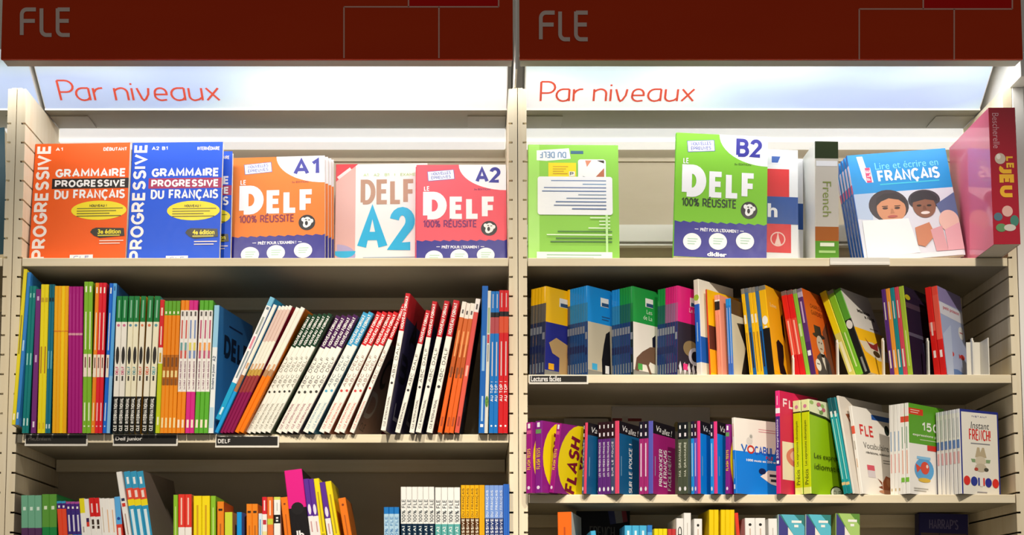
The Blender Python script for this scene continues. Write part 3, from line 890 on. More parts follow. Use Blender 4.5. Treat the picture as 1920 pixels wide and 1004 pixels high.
# ------------------------------------------------------------------ left bay, lowest visible shelf
LG = D([(.28, '#72B292'), (1, '#56305C')], [('|', .1, .13, .4, '#D8F0E0')], d=.17)
DG = D([(.28, '#5E9E3A'), (1, '#1A8844')], [('|', .1, .13, .4, '#E0F0D0')], d=.17)
z0 = 1138
G('A3', 41, 81, 79, 930, [(LG, 3, 'mint green spines with purple lower parts @')])
G('A3', 81, 110, 108.6, 928, [(DG, 2, 'green spines with darker lower parts @')])
OR = D([(.02, '#3AA0D0'), (.07, '#4A2480'), (1, '#EC4E2C')], [('|', .04, .06, .4, '#F0F0F0')], d=.15)
NV = lambda c: D([(.02, '#B050A0'), (.08, '#4A2480'), (.3, '#3E2A80'), (1, c)], [('|', .045, .065, .4, '#F0F0F0'), ('|', .12, .27, .35, '#E0DCEC')], d=.15)
NY, NC = NV('#F0DC14'), NV('#2AA8E8')
G('A3', 117, 135, 123.3, 941, [(OR, 2, 'vermilion spines with purple tops @')])
G('A3', 135.2, 162, 149, 942, [(NY, 1, 'purple spine with a yellow lower band @'), (NC, 2, 'purple spines with light blue lower bands @')])
WY = D([(.13, '#ECE01C'), (1, '#F4F2EE')], [('|', .25, .3, .3, '#B0A8A0')], d=.15)
WP = D('#F2F0EC', [('|', .17, .205, .6, '#3A1A50'), ('|', .205, .245, .6, '#D83A2A')], d=.15)
WR = D([(.165, '#D81E1C'), (1, '#F2F0EC')], [('|', .05, .13, .3, '#F4D0D0'), ('|', .19, .235, .45, '#3A2A20'), ('|', .245, .27, .45, '#3A2A20')], d=.15)
WW = D('#F4F2EE', [('|', .08, .3, .15, '#D0C0A8')], d=.15)
WO = D('#F4F2EE', [('|', .1, .3, .2, '#E8B890')], d=.15)
G('A3', 162.3, 172, 156, 936, [(WY, 1, 'white spine with a yellow top @')])
G('A3', 172.3, 181.5, 165.3, 937, [(WP, 1, 'white spine with a purple and red label @')])
G('A3', 181.8, 202, 186, 935, [(WR, 2, 'white spines with red tops @')])
G('A3', 202.3, 232, 214.5, 936, [(WW, 1, 'plain white spine right of the red-topped pair @'), (WO, 2, 'white spines with faint orange print @')])
LBB = D([(.24, '#5CB0EC'), (1, '#E04030')], [('o', .19, .28, '#1A4AA0'), ('|', .27, .4, .5, '#F4E8E4')], d=.15)
G('A3', 232.3, 243.5, 226, 933, [(LBB, 1, 'light blue and red spine leaning left beside the tall white spine @')])
TW = D('#F2F0EC', [('|', .19, .21, .6, '#2A2A4A'), ('|', .225, .25, .6, '#D83A2A'), ('|', .3, .45, .2, '#B09A90')], d=.2)
TB = D([(.12, '#389EC8'), (.2, '#E2503A'), (.245, '#F0DC1C'), (1, '#2E9AC6')], [('|', .04, .09, .35, '#F0F4F4'), ('|', .135, .185, .4, '#F4E0D8'), ('|', .27, .55, .45, '#D8ECF4')], fc='#7C6E66', d=.2)
G('A3', 257, 268, 228, 886.5, [(TW, 1, 'tall white spine left of the tall blue ones @')])
G('A3', 268.5, 307, 268.5, 885.6, [(TB, 3, 'tall blue spines with red and yellow bands @')], yaw=6)
G3 = D([(1, '#8CC22C')], [('|', .1, .5, .2, '#C8E088')], d=.16)
R3 = D([(.28, '#E4382A'), (1, '#F2EEE8')], [('|', .03, .26, .22, '#F4C8B8')], d=.16, fc='#E8905A')
Y3 = D('#F4DC12', [('|', .08, .4, .22, '#D0A010')], d=.16)
G('A3', 325, 333.6, 333.5, 929, [(G3, 1, 'thin lime spine left of the red pair @')])
G('A3', 333.9, 359.5, 359.5, 928, [(R3, 2, 'red spines with white lower parts @')])
G('A3', 362.5, 394, 394, 931, [(Y3, 2, 'wide yellow spines between lime and red ones @')])
G('A3', 395.3, 405, 404.6, 931, [(G3, 1, 'thin lime spine right of the wide yellow pair @')])
O3 = D('#EC861C', [('|', .065, .085, .6, '#3A2414'), ('|', .2, .6, .2, '#B0601A')], d=.12, fc='#D05A1A')
YG3 = D('#CCDC3C', fc='#F0A868', d=.11)
BB3 = D('#1496E0', fc='#5A86E0', d=.11)
G('A3', 407, 420, 420, 941.6, [(O3, 1, 'orange spine with a black sticker right of the lime spine @')])
G('A3', 421, 436, 436, 961.5, [(YG3, 1, 'low yellow-green book with a peach cover @')], yaw=4)
G('A3', 444, 453.5, 453.5, 961.5, [(BB3, 1, 'low sky blue book with a periwinkle cover @')], yaw=5)
G('A3', 463, 485, 483.5, 946, [(O3, 2, 'orange spines with black stickers right of the sky blue book @')])
WB3 = D('#DCE8F0', [('|', .06, .35, .35, '#6AA8D8'), ('|', .4, .5, .4, '#D05A5A')], d=.11)
G('A3', 485.5, 492.5, 492, 964, [(WB3, 1, 'thin low white spine with light blue print @')])
RW3 = D([(.15, '#D82030'), (.3, '#F2EEE8'), (1, '#EEE0A0')], [('|', .03, .12, .3, '#F4D0D0'), ('|', .2, .24, .7, '#C03040')], d=.13)
OL3 = D([(.19, '#E87028'), (.24, '#C8D040'), (1, '#E87434')], [('|', .03, .16, .25, '#F4D8B8')], d=.13)
BW3 = D([(.025, '#D8E060'), (.155, '#F2F0EA'), (.23, '#161412'), (1, '#F2F0EA')], [('|', .175, .19, .35, '#F0F0F0'), ('|', .2, .215, .35, '#F0F0F0'), ('|', .05, .12, .12, '#B0B0B0')], d=.13)
G('A3', 492.8, 502, 500, 933, [(RW3, 1, 'red-topped cream spine right of the thin low white one @')])
G('A3', 502.4, 513.5, 512, 933, [(OL3, 1, 'orange spine with a lime band @')])
G('A3', 513.8, 526.5, 526, 933, [(BW3, 1, 'white spine with a black square @')])
OT3 = D('#EE7C1A', [('o', .06, .16, '#8A3A14'), ('|', .15, .5, .15, '#B85A14')], d=.15)
G('A3', 549.5, 563, 540, 934, [(OT3, 1, 'orange spine leaning left against the big pink book @')])
PK = D([(.27, '#E21C8A'), (1, '#161214')], [('o', .275, .36, '#161214'), ('lb', .43, .49, .42, '#F4F0F0', 0, .03)], d=.18)
G('A3', 564, 599, 567.5, 884, [(PK, 1, 'thick pink and black book rising above its row @')])
PP = D([(.28, '#5C2E98'), (1, '#F2EEEC')], [('e', .19, .27, .6, '#E8E0F0'), ('|', .32, .4, .25, '#D0A0A0')], d=.16)
YP = D('#F4DC14', [('|', .1, .4, .25, '#B8A018'), ('SANCHE', .41, .55, .5, '#3A3410', 90)], d=.16)
G('A3', 599.5, 620, 588, 899.6, [(PP, 2, 'purple and white spines beside the thick pink book @')])
G('A3', 620.3, 631, 599, 899, [(YP, 1, 'yellow leaning spine between purple ones @')])
G('A3', 636.5, 647.5, 610.5, 906, [(PP, 1, 'purple and white spine between two yellow ones @')])
G('A3', 648, 660, 620, 904.5, [(YP, 1, 'yellow leaning spine before the last orange book @')])
G('A3', 670, 685, 648.5, 936, [(OT3, 1, 'last orange spine leaning left before the gap @')])
def fle(top, low, t1, t2, lv):
    return D([(top), (low)], [('100% FLE', *t1, .66, '#1E2C34', 90, .012), (lv, *t2, .6, '#E8F0F0', 90, .02)], d=.16)
FB = D([(.065, '#1E7AC8'), (.35, '#B4D8EE'), (1, '#2A88D0')], [('100% FLE', .09, .33, .6, '#2878B8', 90, .012), ('|', .4, .55, .4, '#E0F0F8')], d=.13)
FA = fle((.295, '#F2F2EE'), (1, '#122E46'), (.1, .285), (.315, .50), 'Français A1')
FT = fle((.295, '#F2F2EE'), (1, '#5CACA8'), (.1, .285), (.315, .50), 'Français A2')
G('A3', 721, 750, 748.5, 952, [(FB, 3, 'low blue and pale blue spines left of the white-topped set @')])
G('A3', 752.5, 816, 814.5, 914, [(FA, 6, 'white-topped spines with navy lower parts @')])
G('A3', 816.5, 864, 863, 915, [(FT, 4, 'white-topped spines with teal lower parts @')])
PY_ = D([(.26, '#ECB212'), (1, '#5A3414')], [('DU FRANÇAIS', .025, .25, .5, '#6A4A0A', 90, .02), ('PROGRESSIVE', .265, .55, .6, '#F4ECD8', 90, .03)], d=.19)
PYP = D('#EAAE14', d=.19)
PB_ = D([(.26, '#7C9EDC'), (1, '#2C3E78')], [('DU FRANÇAIS', .04, .25, .5, '#E8F0FA', 90, .02), ('PROGRESSIVE', .265, .55, .6, '#F0F0F4', 90, .03)], d=.19)
PBP = D('#2E68C4', d=.19)
G('A3', 864.5, 899, 898.5, 910.7, [(PY_, 4, 'yellow and brown lettered spines @')])
G('A3', 899.2, 909, 908.5, 910.5, [(PYP, 3, 'thin plain yellow spines beside the light blue lettered ones @')])
G('A3', 909.8, 946, 945, 911, [(PB_, 4, 'light blue and navy lettered spines @')])
G('A3', 946.3, 957.5, 956, 909, [(PBP, 3, 'thin plain blue spines next to the middle upright @')], Y=-.02)

# ------------------------------------------------------------------ right bay, top shelf


def art_greenback(f):
    f.rect(.0, 0, .12, 1, '#A6E468')
    f.poly([(.09, .05), (.45, .03), (.47, .12), (.2, .14), (.09, .135)], '#F4F6F8')
    f.text('DU DELF', .12, .06, .42, .115, '#7A9AC0', .02, rot=180); f.rect(.47, .052, .61, .078, '#3A6A8A')
    f.rect(.22, .155, .53, .285, '#F4E00C'); f.bars(.27, .44, .18, .26, 4, '#D8A018'); f.rect(.45, .23, .515, .27, '#F6F4E8'); f.text('P', .46, .235, .5, .265, '#2A2A2A', .02)
    f.rrect(.55, .125, .86, .30, .03, '#F8F8F8')
    f.poly([(.63, .135), (.7, .135), (.65, .19)], '#E09070'); f.poly([(.84, .2), (.84, .28), (.74, .28)], '#C07050'); f.poly([(.76, .135), (.84, .135), (.84, .16)], '#3A3028')
    f.poly([(.6, .27), (.7, .285), (.62, .285)], '#204A38')
    f.rrect(.1, .275, .93, .6, .03, '#F4F6FA')
    for i, (a, b, c) in enumerate(((.25, .86, '#7A90B8'), (.6, .86, '#7AA0C8'), (.17, .86, '#6A80B0'), (.15, .86, '#5A78A8'), (.55, .86, '#8AA0B8'), (.42, .86, '#7A90B0'), (.3, .86, '#5A78A8'), (.28, .86, '#6A80A8'), (.48, .86, '#4A6AA0'))):
        f.rect(a, .305 + i * .03, b, .314 + i * .03, c)
    for i, (a, b, c) in enumerate(((.68, .9, '#E8F8D8'), (.78, .9, '#E8F8D8'), (.78, .9, '#E8F8D8'), (.66, .9, '#E8F8D8'), (.32, .92, '#3C7A28'), (.2, .92, '#E8F8D8'), (.3, .92, '#2E6A24'), (.24, .92, '#2E6A24'))):
        f.rect(a, .62 + i * .029, b, .63 + i * .029, c)
    f.rect(.85, .6, .875, .92, '#C0ECA0')
    f.rect(.09, .915, .92, 1, '#F2F4F0'); f.bars(.2, .8, .93, .98, 2, '#8AB89A')


GB = D('#94DC50', fc='#94D454', art=art_greenback, name='display_book')
FO('B1', 990, 990, 1159, 274, GB, 'green book turned back-to-front and upside down at the left of the right bay', .045, lean=6, t=.012)
FO('B1', 1262, 1268, 1440, 259, DB2, 'green exam workbook marked B2, standing left of the red and blue phrasebooks', .03, lean=7, t=.012)


def art_phrase(f):
    f.rect(.02, .03, .9, .13, '#E4E8F0'); f.poly([(.7, .06), (.8, .06), (.77, .115), (.7, .115)], '#2A5AB0')
    f.rect(.1, .17, .9, .41, '#DC2A2E'); f.rect(.1, .64, .92, .89, '#DC2A2E')
    f.rect(0, .41, 1, .645, '#1A4E9E')
    f.text('French', .08, .47, .765, .59, '#F2F4F8', .03)
    f.ell(.77, .775, .085, .062, '#F0C8C0'); f.ell(.77, .775, .072, .052, '#DC2A2E')
    f.poly([(.77, .71), (.785, .77), (.81, .825), (.73, .825), (.755, .77)], '#F0C8C0')


PHR = D('#E8ECF2', fc='#EEF0F4', art=art_phrase, name='display_book')
FO('B1', 1330, 1332, 1496, 284, PHR, 'front red, white and blue phrasebook half hidden behind the green B2 workbook', .075, lean=6, t=.014)
FO('B1', 1340, 1342, 1507, 300, PHR, 'rear red, white and blue phrasebook, only its right edge showing', .10, lean=6, t=.014)
FRB = D([(.145, '#2E3A24'), (.62 + .1, '#C8C4BC'), (.84, '#A8622E'), (1, '#5E9A34')],
        [('|', .0, .145, .0001, '#2E3A24'), ('|', .165, .21, .9, '#E8ECF4'), ('French', .34, .635, .36, '#7A8A3A', -90, .0), ('|', .4, .6, .07, '#B8BCA8'),
         ('|', .855, .885, .6, '#E8F0D8'), ('|', .92, .94, .7, '#A8D080')],
        fc='#E8ECEC', bc='#E6ECEA', name='thick_paperback', d=.14, rough=.2)
def art_spineflag(o): pass
G('B1', 1526, 1572, 1570.5, 266, [(FRB, 1, 'thick grey and green dictionary standing spine out beside the tilted blue books')], Y=.02)


def art_lire(f):
    f.rect(0, 0, 1, .37, '#0C96E0')
    f.poly([(.09, .02), (.15, .02), (.17, .13), (.21, .13), (.22, .27), (.15, .27), (.12, .22)], '#E8ECF8'); f.rect(.155, .13, .205, .27, '#E84A7A'); f.text('FLE', .16, .15, .2, .25, '#F4F0F4', .03, rot=90)
    f.text('Lire et écrire en', .26, .09, .90, .155, '#7AE0F0', .0)
    f.text('FRANÇAIS', .27, .165, .90, .275, '#F6F8FC', .035)
    f.rect(.28, .29, .88, .302, '#3CC8E8')
    f.rect(0, .37, 1, 1, '#DCE0EC')
    f.poly([(0, .37), (.2, .37), (.15, .62), (0, .6)], '#B8CCE8')
    # two adults reading, one child's head
    f.ell(.33, .5, .2, .15, '#3A3038'); f.ell(.35, .53, .145, .125, '#D8946C')
    f.poly([(.2, .5), (.22, .42), (.3, .385), (.42, .385), (.5, .45), (.5, .5), (.44, .45), (.34, .43), (.26, .455)], '#2E262C')
    f.ell(.29, .52, .028, .011, '#4A2E26'); f.ell(.41, .525, .028, .011, '#4A2E26'); f.rect(.26, .498, .32, .505, '#4A342C'); f.rect(.385, .502, .445, .509, '#4A342C')
    f.poly([(.345, .53), (.365, .53), (.375, .57), (.335, .57)], '#C07E58'); f.ell(.35, .6, .05, .012, '#B85A50')
    f.ell(.69, .47, .16, .095, '#3A3440'); f.ell(.68, .53, .115, .105, '#8A5A44')
    f.poly([(.55, .49), (.57, .42), (.66, .385), (.76, .395), (.82, .45), (.82, .49), (.7, .465)], '#2A2630')
    f.ell(.63, .52, .024, .01, '#1E120E'); f.ell(.73, .525, .024, .01, '#1E120E'); f.poly([(.67, .525), (.69, .525), (.7, .56), (.66, .56)], '#744834'); f.ell(.68, .59, .045, .014, '#F0E4E0')
    f.poly([(.8, .52), (1, .42), (1, .7), (.86, .68)], '#5A6A9A')
    f.ell(.9, .68, .1, .1, '#E8C0B4'); f.poly([(.84, .76), (1, .7), (1, .95), (.84, .95)], '#E0A8B4')
    f.poly([(.04, .62), (.5, .63), (.56, .95), (.03, .97)], '#F6F6F8')
    f.poly([(.55, .72), (.7, .68), (.74, .8), (.62, .9), (.55, .88)], '#C8805C');
    f.poly([(.7, .75), (.82, .72), (.84, .95), (.72, .95)], '#D8A0A8')
    f.rect(.03, .955, .98, 1, '#E6E8F0')


LIR = D([(.1, '#1A6AC0'), (.28, '#E0D8F0'), (.36, '#D85A90'), (1, '#1466C8')], fc='#DCE0EC', art=art_lire, name='display_book', rough=.1)
for i, txt in enumerate(('front copy of the tilted blue reading workbooks, photo of people on its cover', 'second copy in the tilted blue reading workbook stack, just behind the front copy',
                         'third copy in the tilted blue reading workbook stack, seen by its left edge', 'fourth copy in the tilted blue reading workbook stack, seen by its left edge',
                         'rearmost copy in the tilted blue reading workbook stack, nearest the thick dictionary')):
    FO('B1', 1621 - i * 5, 1587 - i * 5, 1775 - i * 5.6, 294 + i * 5, LIR, txt, .045 + i * .015, lean=10, t=.010)


def art_jeu(o): pass


JEU = D([(1, '#A8142C')], (), fc='#A8142C', bc='#DC6A8C', name='boxed_game', d=.235, rough=.06, spec=.9)  # pink left side: glare on the glossy crimson put into its colour
bx = G('B1', 1863.5, 1914.5, 1904, 202.5, [(JEU, 1, 'tall glossy crimson game box overhanging the top shelf beside the right upright')], Y=-.10, gap=.99)[0]
# lettering on the box spine
for ch in bx.children:
    if ch.name.startswith('cover'):
        hh = max(v.co.z for v in ch.data.vertices); tt = max(v.co.x for v in ch.data.vertices)
a_, l_ = MB(), MB()
fs = Face((0, 0, hh), (tt, 0, 0), (0, 0, -hh), (0, -1, 0), a_, l_); fs.k = 2
fs.ell(.36, .375, .2, .04, '#C8B8A8'); fs.ell(.3, .36, .08, .02, '#E8E0D8')
fs.text('Bescherelle', .12, .04, .36, .30, '#D898A4', .0, rot=-90)
fs.text('LE', .58, .36, .86, .45, '#E8B828', .04, rot=-90)
fs.text('JEU', .3, .42, .84, .66, '#E8B020', .06, rot=-90)
for i, (cu, cv, ru, rv, c) in enumerate(((.2, .8, .16, .03, '#4A6A7A'), (.55, .76, .2, .04, '#D8A8A0'), (.8, .83, .16, .04, '#3A7A6A'), (.3, .88, .2, .03, '#5A8A5A'), (.62, .88, .22, .025, '#C8C0B8'))):
    fs.ell(cu, cv, ru, rv, c)
g_ = a_.build('illustration', bx); g2 = l_.build('title_lettering', bx); g2['label'] = 'yellow game title lettering'

# clear label holder clipped to the top shelf edge
mb = MB(); p0, p1 = at(1556, 484, -.002), at(1668, 497, -.002)
mb.box(p0.x, p1.x, -.004, -.0012, p1.z, p0.z, mat('#EDEAE2', .15)); mb.box(p0.x, p1.x, -.006, -.004, p1.z - .001, p1.z + .003, mat('#EDEAE2', .15))
o = mb.build('label_holder'); o['label'] = 'empty pale plastic label holder on the right top shelf edge'; o['category'] = 'label holder'

# ------------------------------------------------------------------ right bay, second shelf (readers turned outwards)
PLW = ['#2A3448', '#3A4050', '#4A4C50', '#1E2A58', '#5A5A58', '#26325A']


def reader(top, front, sp=.19, low='#26304E', mid='#5A5650', art=None, bits=0):
    b = [(sp, top), (.4, mid), (1, low)]
    t = [('|', .45 + .07 * bits, .53 + .07 * bits, .8, '#7A7E88'), ('|', .66 + .03 * bits, .74 + .03 * bits, .8, '#14204E'), ('|', .86, .97, .5, '#66707E')]
    return D(b, t, fc=front, art=art, d=.125, rough=.16, name='reader')


def ra(top, low, fig):
    def art(f):
        f.rect(0, 0, 1, .4, top); f.rect(0, .4, 1, 1, low); f.rect(0, .94, 1, 1, '#8A8880')
        keep = f.R; f.R = f.R * .58; f.asp = f.R.length / f.D.length
        f.rect(.55, .1, .9, .2, '#E4E4E0'); f.rect(.6, .155, .9, .195, '#2A4A70')
        fig(f); f.R = keep
    return art


def fig_y(f): f.poly([(.15, .63), (.45, .56), (.95, .62), (.95, .98), (.6, .96), (.6, .78), (.3, .74)], '#B89868'); f.rect(.15, .86, .38, .93, '#F0B020')
def fig_b(f): f.poly([(.78, .5), (.95, .46), (1, .98), (.62, .98), (.6, .8), (.68, .64)], '#121014'); f.rect(.75, .86, .92, .95, '#E0E0E0'); f.rect(.18, .86, .4, .93, '#40A8D8'); f.bars(.6, .95, .3, .36, 2, '#2A5A90')
def fig_g(f):
    f.poly([(.85, .54), (1, .5), (1, .66), (.86, .64)], '#16142A')
    f.poly([(.06, .94), (.14, .8), (.4, .72), (.75, .65), (1, .64), (1, .84), (.74, .82), (.68, .86), (.82, .96), (.72, .96), (.58, .86), (.4, .86), (.22, .95)], '#6E5240')
    f.rect(.2, .86, .4, .93, '#50A850'); f.text('Les', .6, .23, .85, .28, '#C8E8C8', .0); f.text('de La', .45, .3, .85, .35, '#C8E8C8', .0)
def fig_p(f):
    f.ell(.6, .68, .35, .09, '#8A7450'); f.ell(.8, .76, .3, .1, '#B8B4C0'); f.ell(.8, .76, .16, .06, '#14121E')
    for i in range(5): f.poly([(.05 + i * .2, .9), (.12 + i * .2, .84), (.2 + i * .2, .93), (.13 + i * .2, .99)], '#E0DCE4')
    f.rect(.25, .86, .45, .93, '#E83A80'); f.text('Le F', .5, .22, .8, .27, '#F0C8D8', .0)


Y0 = reader('#E8B40C', '#E8B40C'); Y1 = reader('#E8B40C', '#E8B40C', art=ra('#F0BC10', '#242A86', fig_y), bits=1)
B0 = reader('#1C86D0', '#1C86D0', low='#22406E', mid='#2A7AA8'); B1_ = reader('#1C86D0', '#1C86D0', low='#22406E', mid='#2A7AA8', art=ra('#1486D4', '#BDB49E', fig_b), bits=1)
V0 = reader('#1A8A3C', '#1A8A3C', low='#1E3468', mid='#1E5A50'); V1 = reader('#1A8A3C', '#1A8A3C', low='#16242A', mid='#147034', art=ra('#1E9440', '#E8E2D8', fig_g), bits=1)
K0 = reader('#C81E70', '#C81E70', low='#22305E', mid='#8A5A7E'); K1 = reader('#C81E70', '#C81E70', low='#22305E', mid='#A84A7A', art=ra('#D81E78', '#2E2630', fig_p), bits=1)
G('B2', 991.5, 1020.5, 1024.5, 537, [(Y0, 4, 'plastic-wrapped readers behind the front yellow reader @'), (Y1, 1, 'yellow reader with a blue lower cover, front of its stack @')], yaw=46)
G('B2', 1063, 1101.5, 1101.4, 536, [(Y0, 1, 'yellow reader at the back of the blue stack @'), (B0, 6, 'plastic-wrapped blue readers behind the front one @'), (B1_, 1, 'blue reader with a dark figure on beige, front of its stack @')], yaw=46)
G('B2', 1147, 1187, 1186, 537, [(B0, 3, 'plastic-wrapped blue readers at the back of the green stack @'), (V0, 4, 'plastic-wrapped green readers behind the front one @'), (V1, 1, 'green reader with a brown antelope on its cover @')], yaw=46)
G('B2', 1231, 1269.5, 1271, 536, [(V0, 3, 'plastic-wrapped green readers at the back of the pink stack @'), (K0, 4, 'plastic-wrapped pink readers behind the front one @'), (K1, 1, 'pink reader with a striped dark lower cover, front of its stack @')], yaw=46)


def art_lex(f):
    f.rect(0, .6, 1, .87, '#1C58B0'); f.text('LA', .25, .63, .95, .74, '#D8C8A0', .03); f.text('int', .25, .78, .95, .83, '#C8A8A0', .02)


LEX = D([(.26, '#E6E0D0'), (.87, '#1660C4'), (1, '#DCD8D0')], [('o', .19, .5, '#9AC83A'), ('|', .45, .65, .2, '#9AB8E0')], fc='#E8E2D4', art=art_lex, d=.12, name='thick_paperback')
G('B2', 1306, 1316, 1309.5, 524, [(LEX, 1, 'thick blue and cream book, tallest between the pink readers and a yellow cover')], yaw=46)


def art_yr(f): f.rect(0, 0, 1, .42, '#F0BC10'); f.rect(0, .42, 1, .7, '#5A2A1E'); f.rect(0, .7, 1, .97, '#F0A818')


YR = D('#C83A1A', fc='#F0BC10', art=art_yr, d=.12, name='reader')
G('B2', 1330.5, 1333.5, 1326, 543, [(YR, 1, 'yellow cover with a dark middle behind the salmon spines @')], yaw=43)
SAL = D([(.06, '#F0A088'), (.08, '#F0ECE8'), (.19, '#241A1E'), (1, '#F09478')], [('|', .25, .9, .1, '#C86A58')], d=.12, name='reader')
G('B2', 1347, 1357, 1350, 553, [(SAL, 2, 'salmon spines with black labels @')], yaw=40)
BLR = D([(.09, '#2090E0'), (.75, '#2478C8'), (1, '#3A6AC0')], [('|', .12, .85, .25, '#A8B8E0')], fc='#2A2420', d=.12, name='reader', art=lambda f: (f.rect(0, .2, 1, 1, '#C8C0A8'), f.poly([(.2, .3), (.7, .26), (.9, .5), (.6, .7), (.9, .95), (.3, .96), (.5, .6)], '#1E1814'), f.rect(0, 0, 1, .2, '#4A3018')))
G('B2', 1366, 1376, 1370, 560, [(BLR, 2, 'bright blue spines beside a black and white cover @')], yaw=37)


def art_silh(f):
    f.rect(0, 0, 1, .96, '#EBA812'); f.R = f.R * .6; f.text('Love', .2, .18, .6, .225, '#E8D8A0', .0)
    f.poly([(.35, .62), (.5, .58), (.8, .63), (.78, .75), (.7, .85), (.85, .97), (.4, .97), (.35, .82)], '#141012')
    f.poly([(.85, .3), (1, .25), (1, .6), (.86, .5)], '#1E1410')


YB1 = D([(.06, '#8A8478'), (.5, '#F2BC14'), (1, '#E8B018')], [('|', .3, .4, .5, '#E8E4D0'), ('|', .5, .95, .15, '#6A5010')], d=.125, rough=.18, name='reader')
BB1 = D([(.05, '#6A7078'), (.45, '#3E6A96'), (1, '#14589A')], [('|', .5, .9, .4, '#1A1E28')], d=.125, rough=.18, name='reader')
YK1 = D([(.05, '#7A786E'), (.48, '#F0B810'), (1, '#171310')], [('e', .34, .44, .8, '#ECEAE4'), ('|', .455, .475, .4, '#E4E0D8')], fc='#EBA812', art=art_silh, d=.125, rough=.18, name='reader')
G('B2', 1404, 1452.5, 1434.5, 536, [(YB1, 1, 'yellow reader at the left end of the black silhouette stack @'), (BB1, 1, 'blue reader between yellow readers left of the silhouette @'), (YB1, 2, 'yellow readers in the middle of the black silhouette stack @'), (BB1, 1, 'grey-blue reader next to the black-footed yellow one @'), (YK1, 1, 'yellow reader with a black silhouette on its cover @', 1.9)], yaw=36)


def art_hat(f):
    f.rect(0, 0, 1, 1, '#D8601A'); f.R = f.R * .8; f.poly([(.7, .45), (1, .3), (1, 1), (.7, 1)], '#7A4A34')
    f.text('CHARLES', .28, .15, .85, .2, '#8A3410', .02); f.text('GARDIEN', .28, .225, .85, .28, '#8A3410', .02)
    f.rect(.3, .40, .62, .5, '#2E2A28'); f.ell(.47, .52, .3, .03, '#2E2A28')
    f.ell(.48, .62, .17, .105, '#C4B8A8'); f.poly([(.12, 1), (.2, .78), (.4, .72), (.62, .72), (.8, .82), (.86, 1)], '#4A4644')
    f.poly([(.42, .72), (.58, .72), (.56, .92), (.46, .82)], '#E0D8CC'); f.poly([(.42, .73), (.6, .73), (.56, .77), (.44, .77)], '#1A1614')
    f.ell(.42, .6, .025, .01, '#4A3A30'); f.ell(.54, .6, .025, .01, '#4A3A30'); f.rect(.43, .665, .54, .675, '#7A5A4A')
    f.ell(.2, .88, .13, .07, '#E8E4D8'); f.rect(.13, .86, .27, .875, '#7A7468')


RD1 = D([(.05, '#7A6460'), (.33, '#E01E1C'), (.75, '#E24A3A'), (1, '#D01C20')], [('|', .35, .75, .25, '#F4B8A8')], d=.125, rough=.18, name='reader')
GR1 = D([(.05, '#8A9080'), (1, '#8ABE3C')], [('|', .4, .55, .5, '#C8DCA0')], d=.125, rough=.18, name='reader')
PU1 = D([(.04, '#7A7080'), (.1, '#B8A8C0'), (.62, '#5A3070'), (1, '#4A2460')], [('|', .15, .4, .3, '#C8A8D0'), ('|', .72, .78, .6, '#E4E0E8')], fc='#D8601A', art=art_hat, d=.125, rough=.2, name='reader')
G('B2', 1489.5, 1530, 1503, 542, [(RD1, 2, 'red readers left of the top-hat portrait cover @'), (GR1, 1, 'green reader between the red pair and the top-hat portrait @', .75), (PU1, 1, 'purple-spined reader with a man in a top hat on orange @', .95)], yaw=38)


def art_white(f):
    f.rect(0, 0, 1, .46, '#D8D4CC'); f.rect(0, .46, 1, .62, '#F2BC18'); f.rect(0, .62, 1, 1, '#E8B018')
    f.poly([(0, .62), (.5, .6), (1, .68), (1, .8), (.5, .82), (.1, .74)], '#D8CCB0'); f.poly([(.25, .56), (.35, .62), (.5, .63), (.7, .58), (.6, .7), (.35, .68)], '#8A2A2A'); f.ell(.5, .74, .12, .04, '#4A3418')
    f.text('Mimosa', .35, .21, .8, .25, '#3A3430', .03); f.text('a rang', .55, .275, .9, .315, '#3A3430', .03); f.bars(.6, .9, .41, .44, 1, '#7A746A')


YG1 = D([(.5, '#F0DC14'), (1, '#D8D06A')], [('|', .6, .95, .4, '#F0ECC0')], d=.125, rough=.18, name='reader')
GN1 = D([(.04, '#8A9080'), (.5, '#8CCC2C'), (1, '#7ABE2A')], [('|', .5, .9, .2, '#D8F0A0')], d=.125, rough=.18, name='reader')
WK1 = D([(.36, '#5AA830'), (1, '#1A1816')], [('e', .37, .47, .9, '#E8E8E0'), ('|', .8, .97, .3, '#8A8A84')], fc='#D8D4CC', art=art_white, d=.125, rough=.2, name='reader')
G('B2', 1592, 1634, 1577, 544, [(YG1, 1, 'yellow reader left of the lime one under the grey cover @'), (GN1, 1, 'lime green reader beside the black-spined grey reader @'), (WK1, 1, 'black-spined reader with a grey and yellow cover @')], yaw=42)


def art_fish(f):
    f.rect(0, 0, 1, 1, '#A4B0D4'); f.rect(0, 0, 1, .17, '#8E82B4'); f.poly([(0, .17), (1, .19), (1, .33), (0, .31)], '#D8D8E4'); f.text('petit poisson', .15, .205, .85, .255, '#C05A6A', .02)
    f.ell(.85, .45, .12, .075, '#DCDCDC'); f.rect(.78, .44, .92, .455, '#B06A70')
    for cu in (.32, .78):
        f.ell(cu, .735, .1, .03, '#C83434'); f.poly([(cu - .08, .735), (cu - .15, .705), (cu - .15, .765)], '#C83434')
    f.poly([(0, .93), (.5, .9), (1, .95), (1, 1), (0, 1)], '#5A7AB4'); f.poly([(0, .55), (.4, .4), (.3, 1), (0, 1)], '#B8C4E0')


def slim(c, t='#E8E0D8'): return D(c, [('|', .15, .35, .25, t), ('|', .7, .9, .35, t)], d=.125, rough=.2, name='reader')


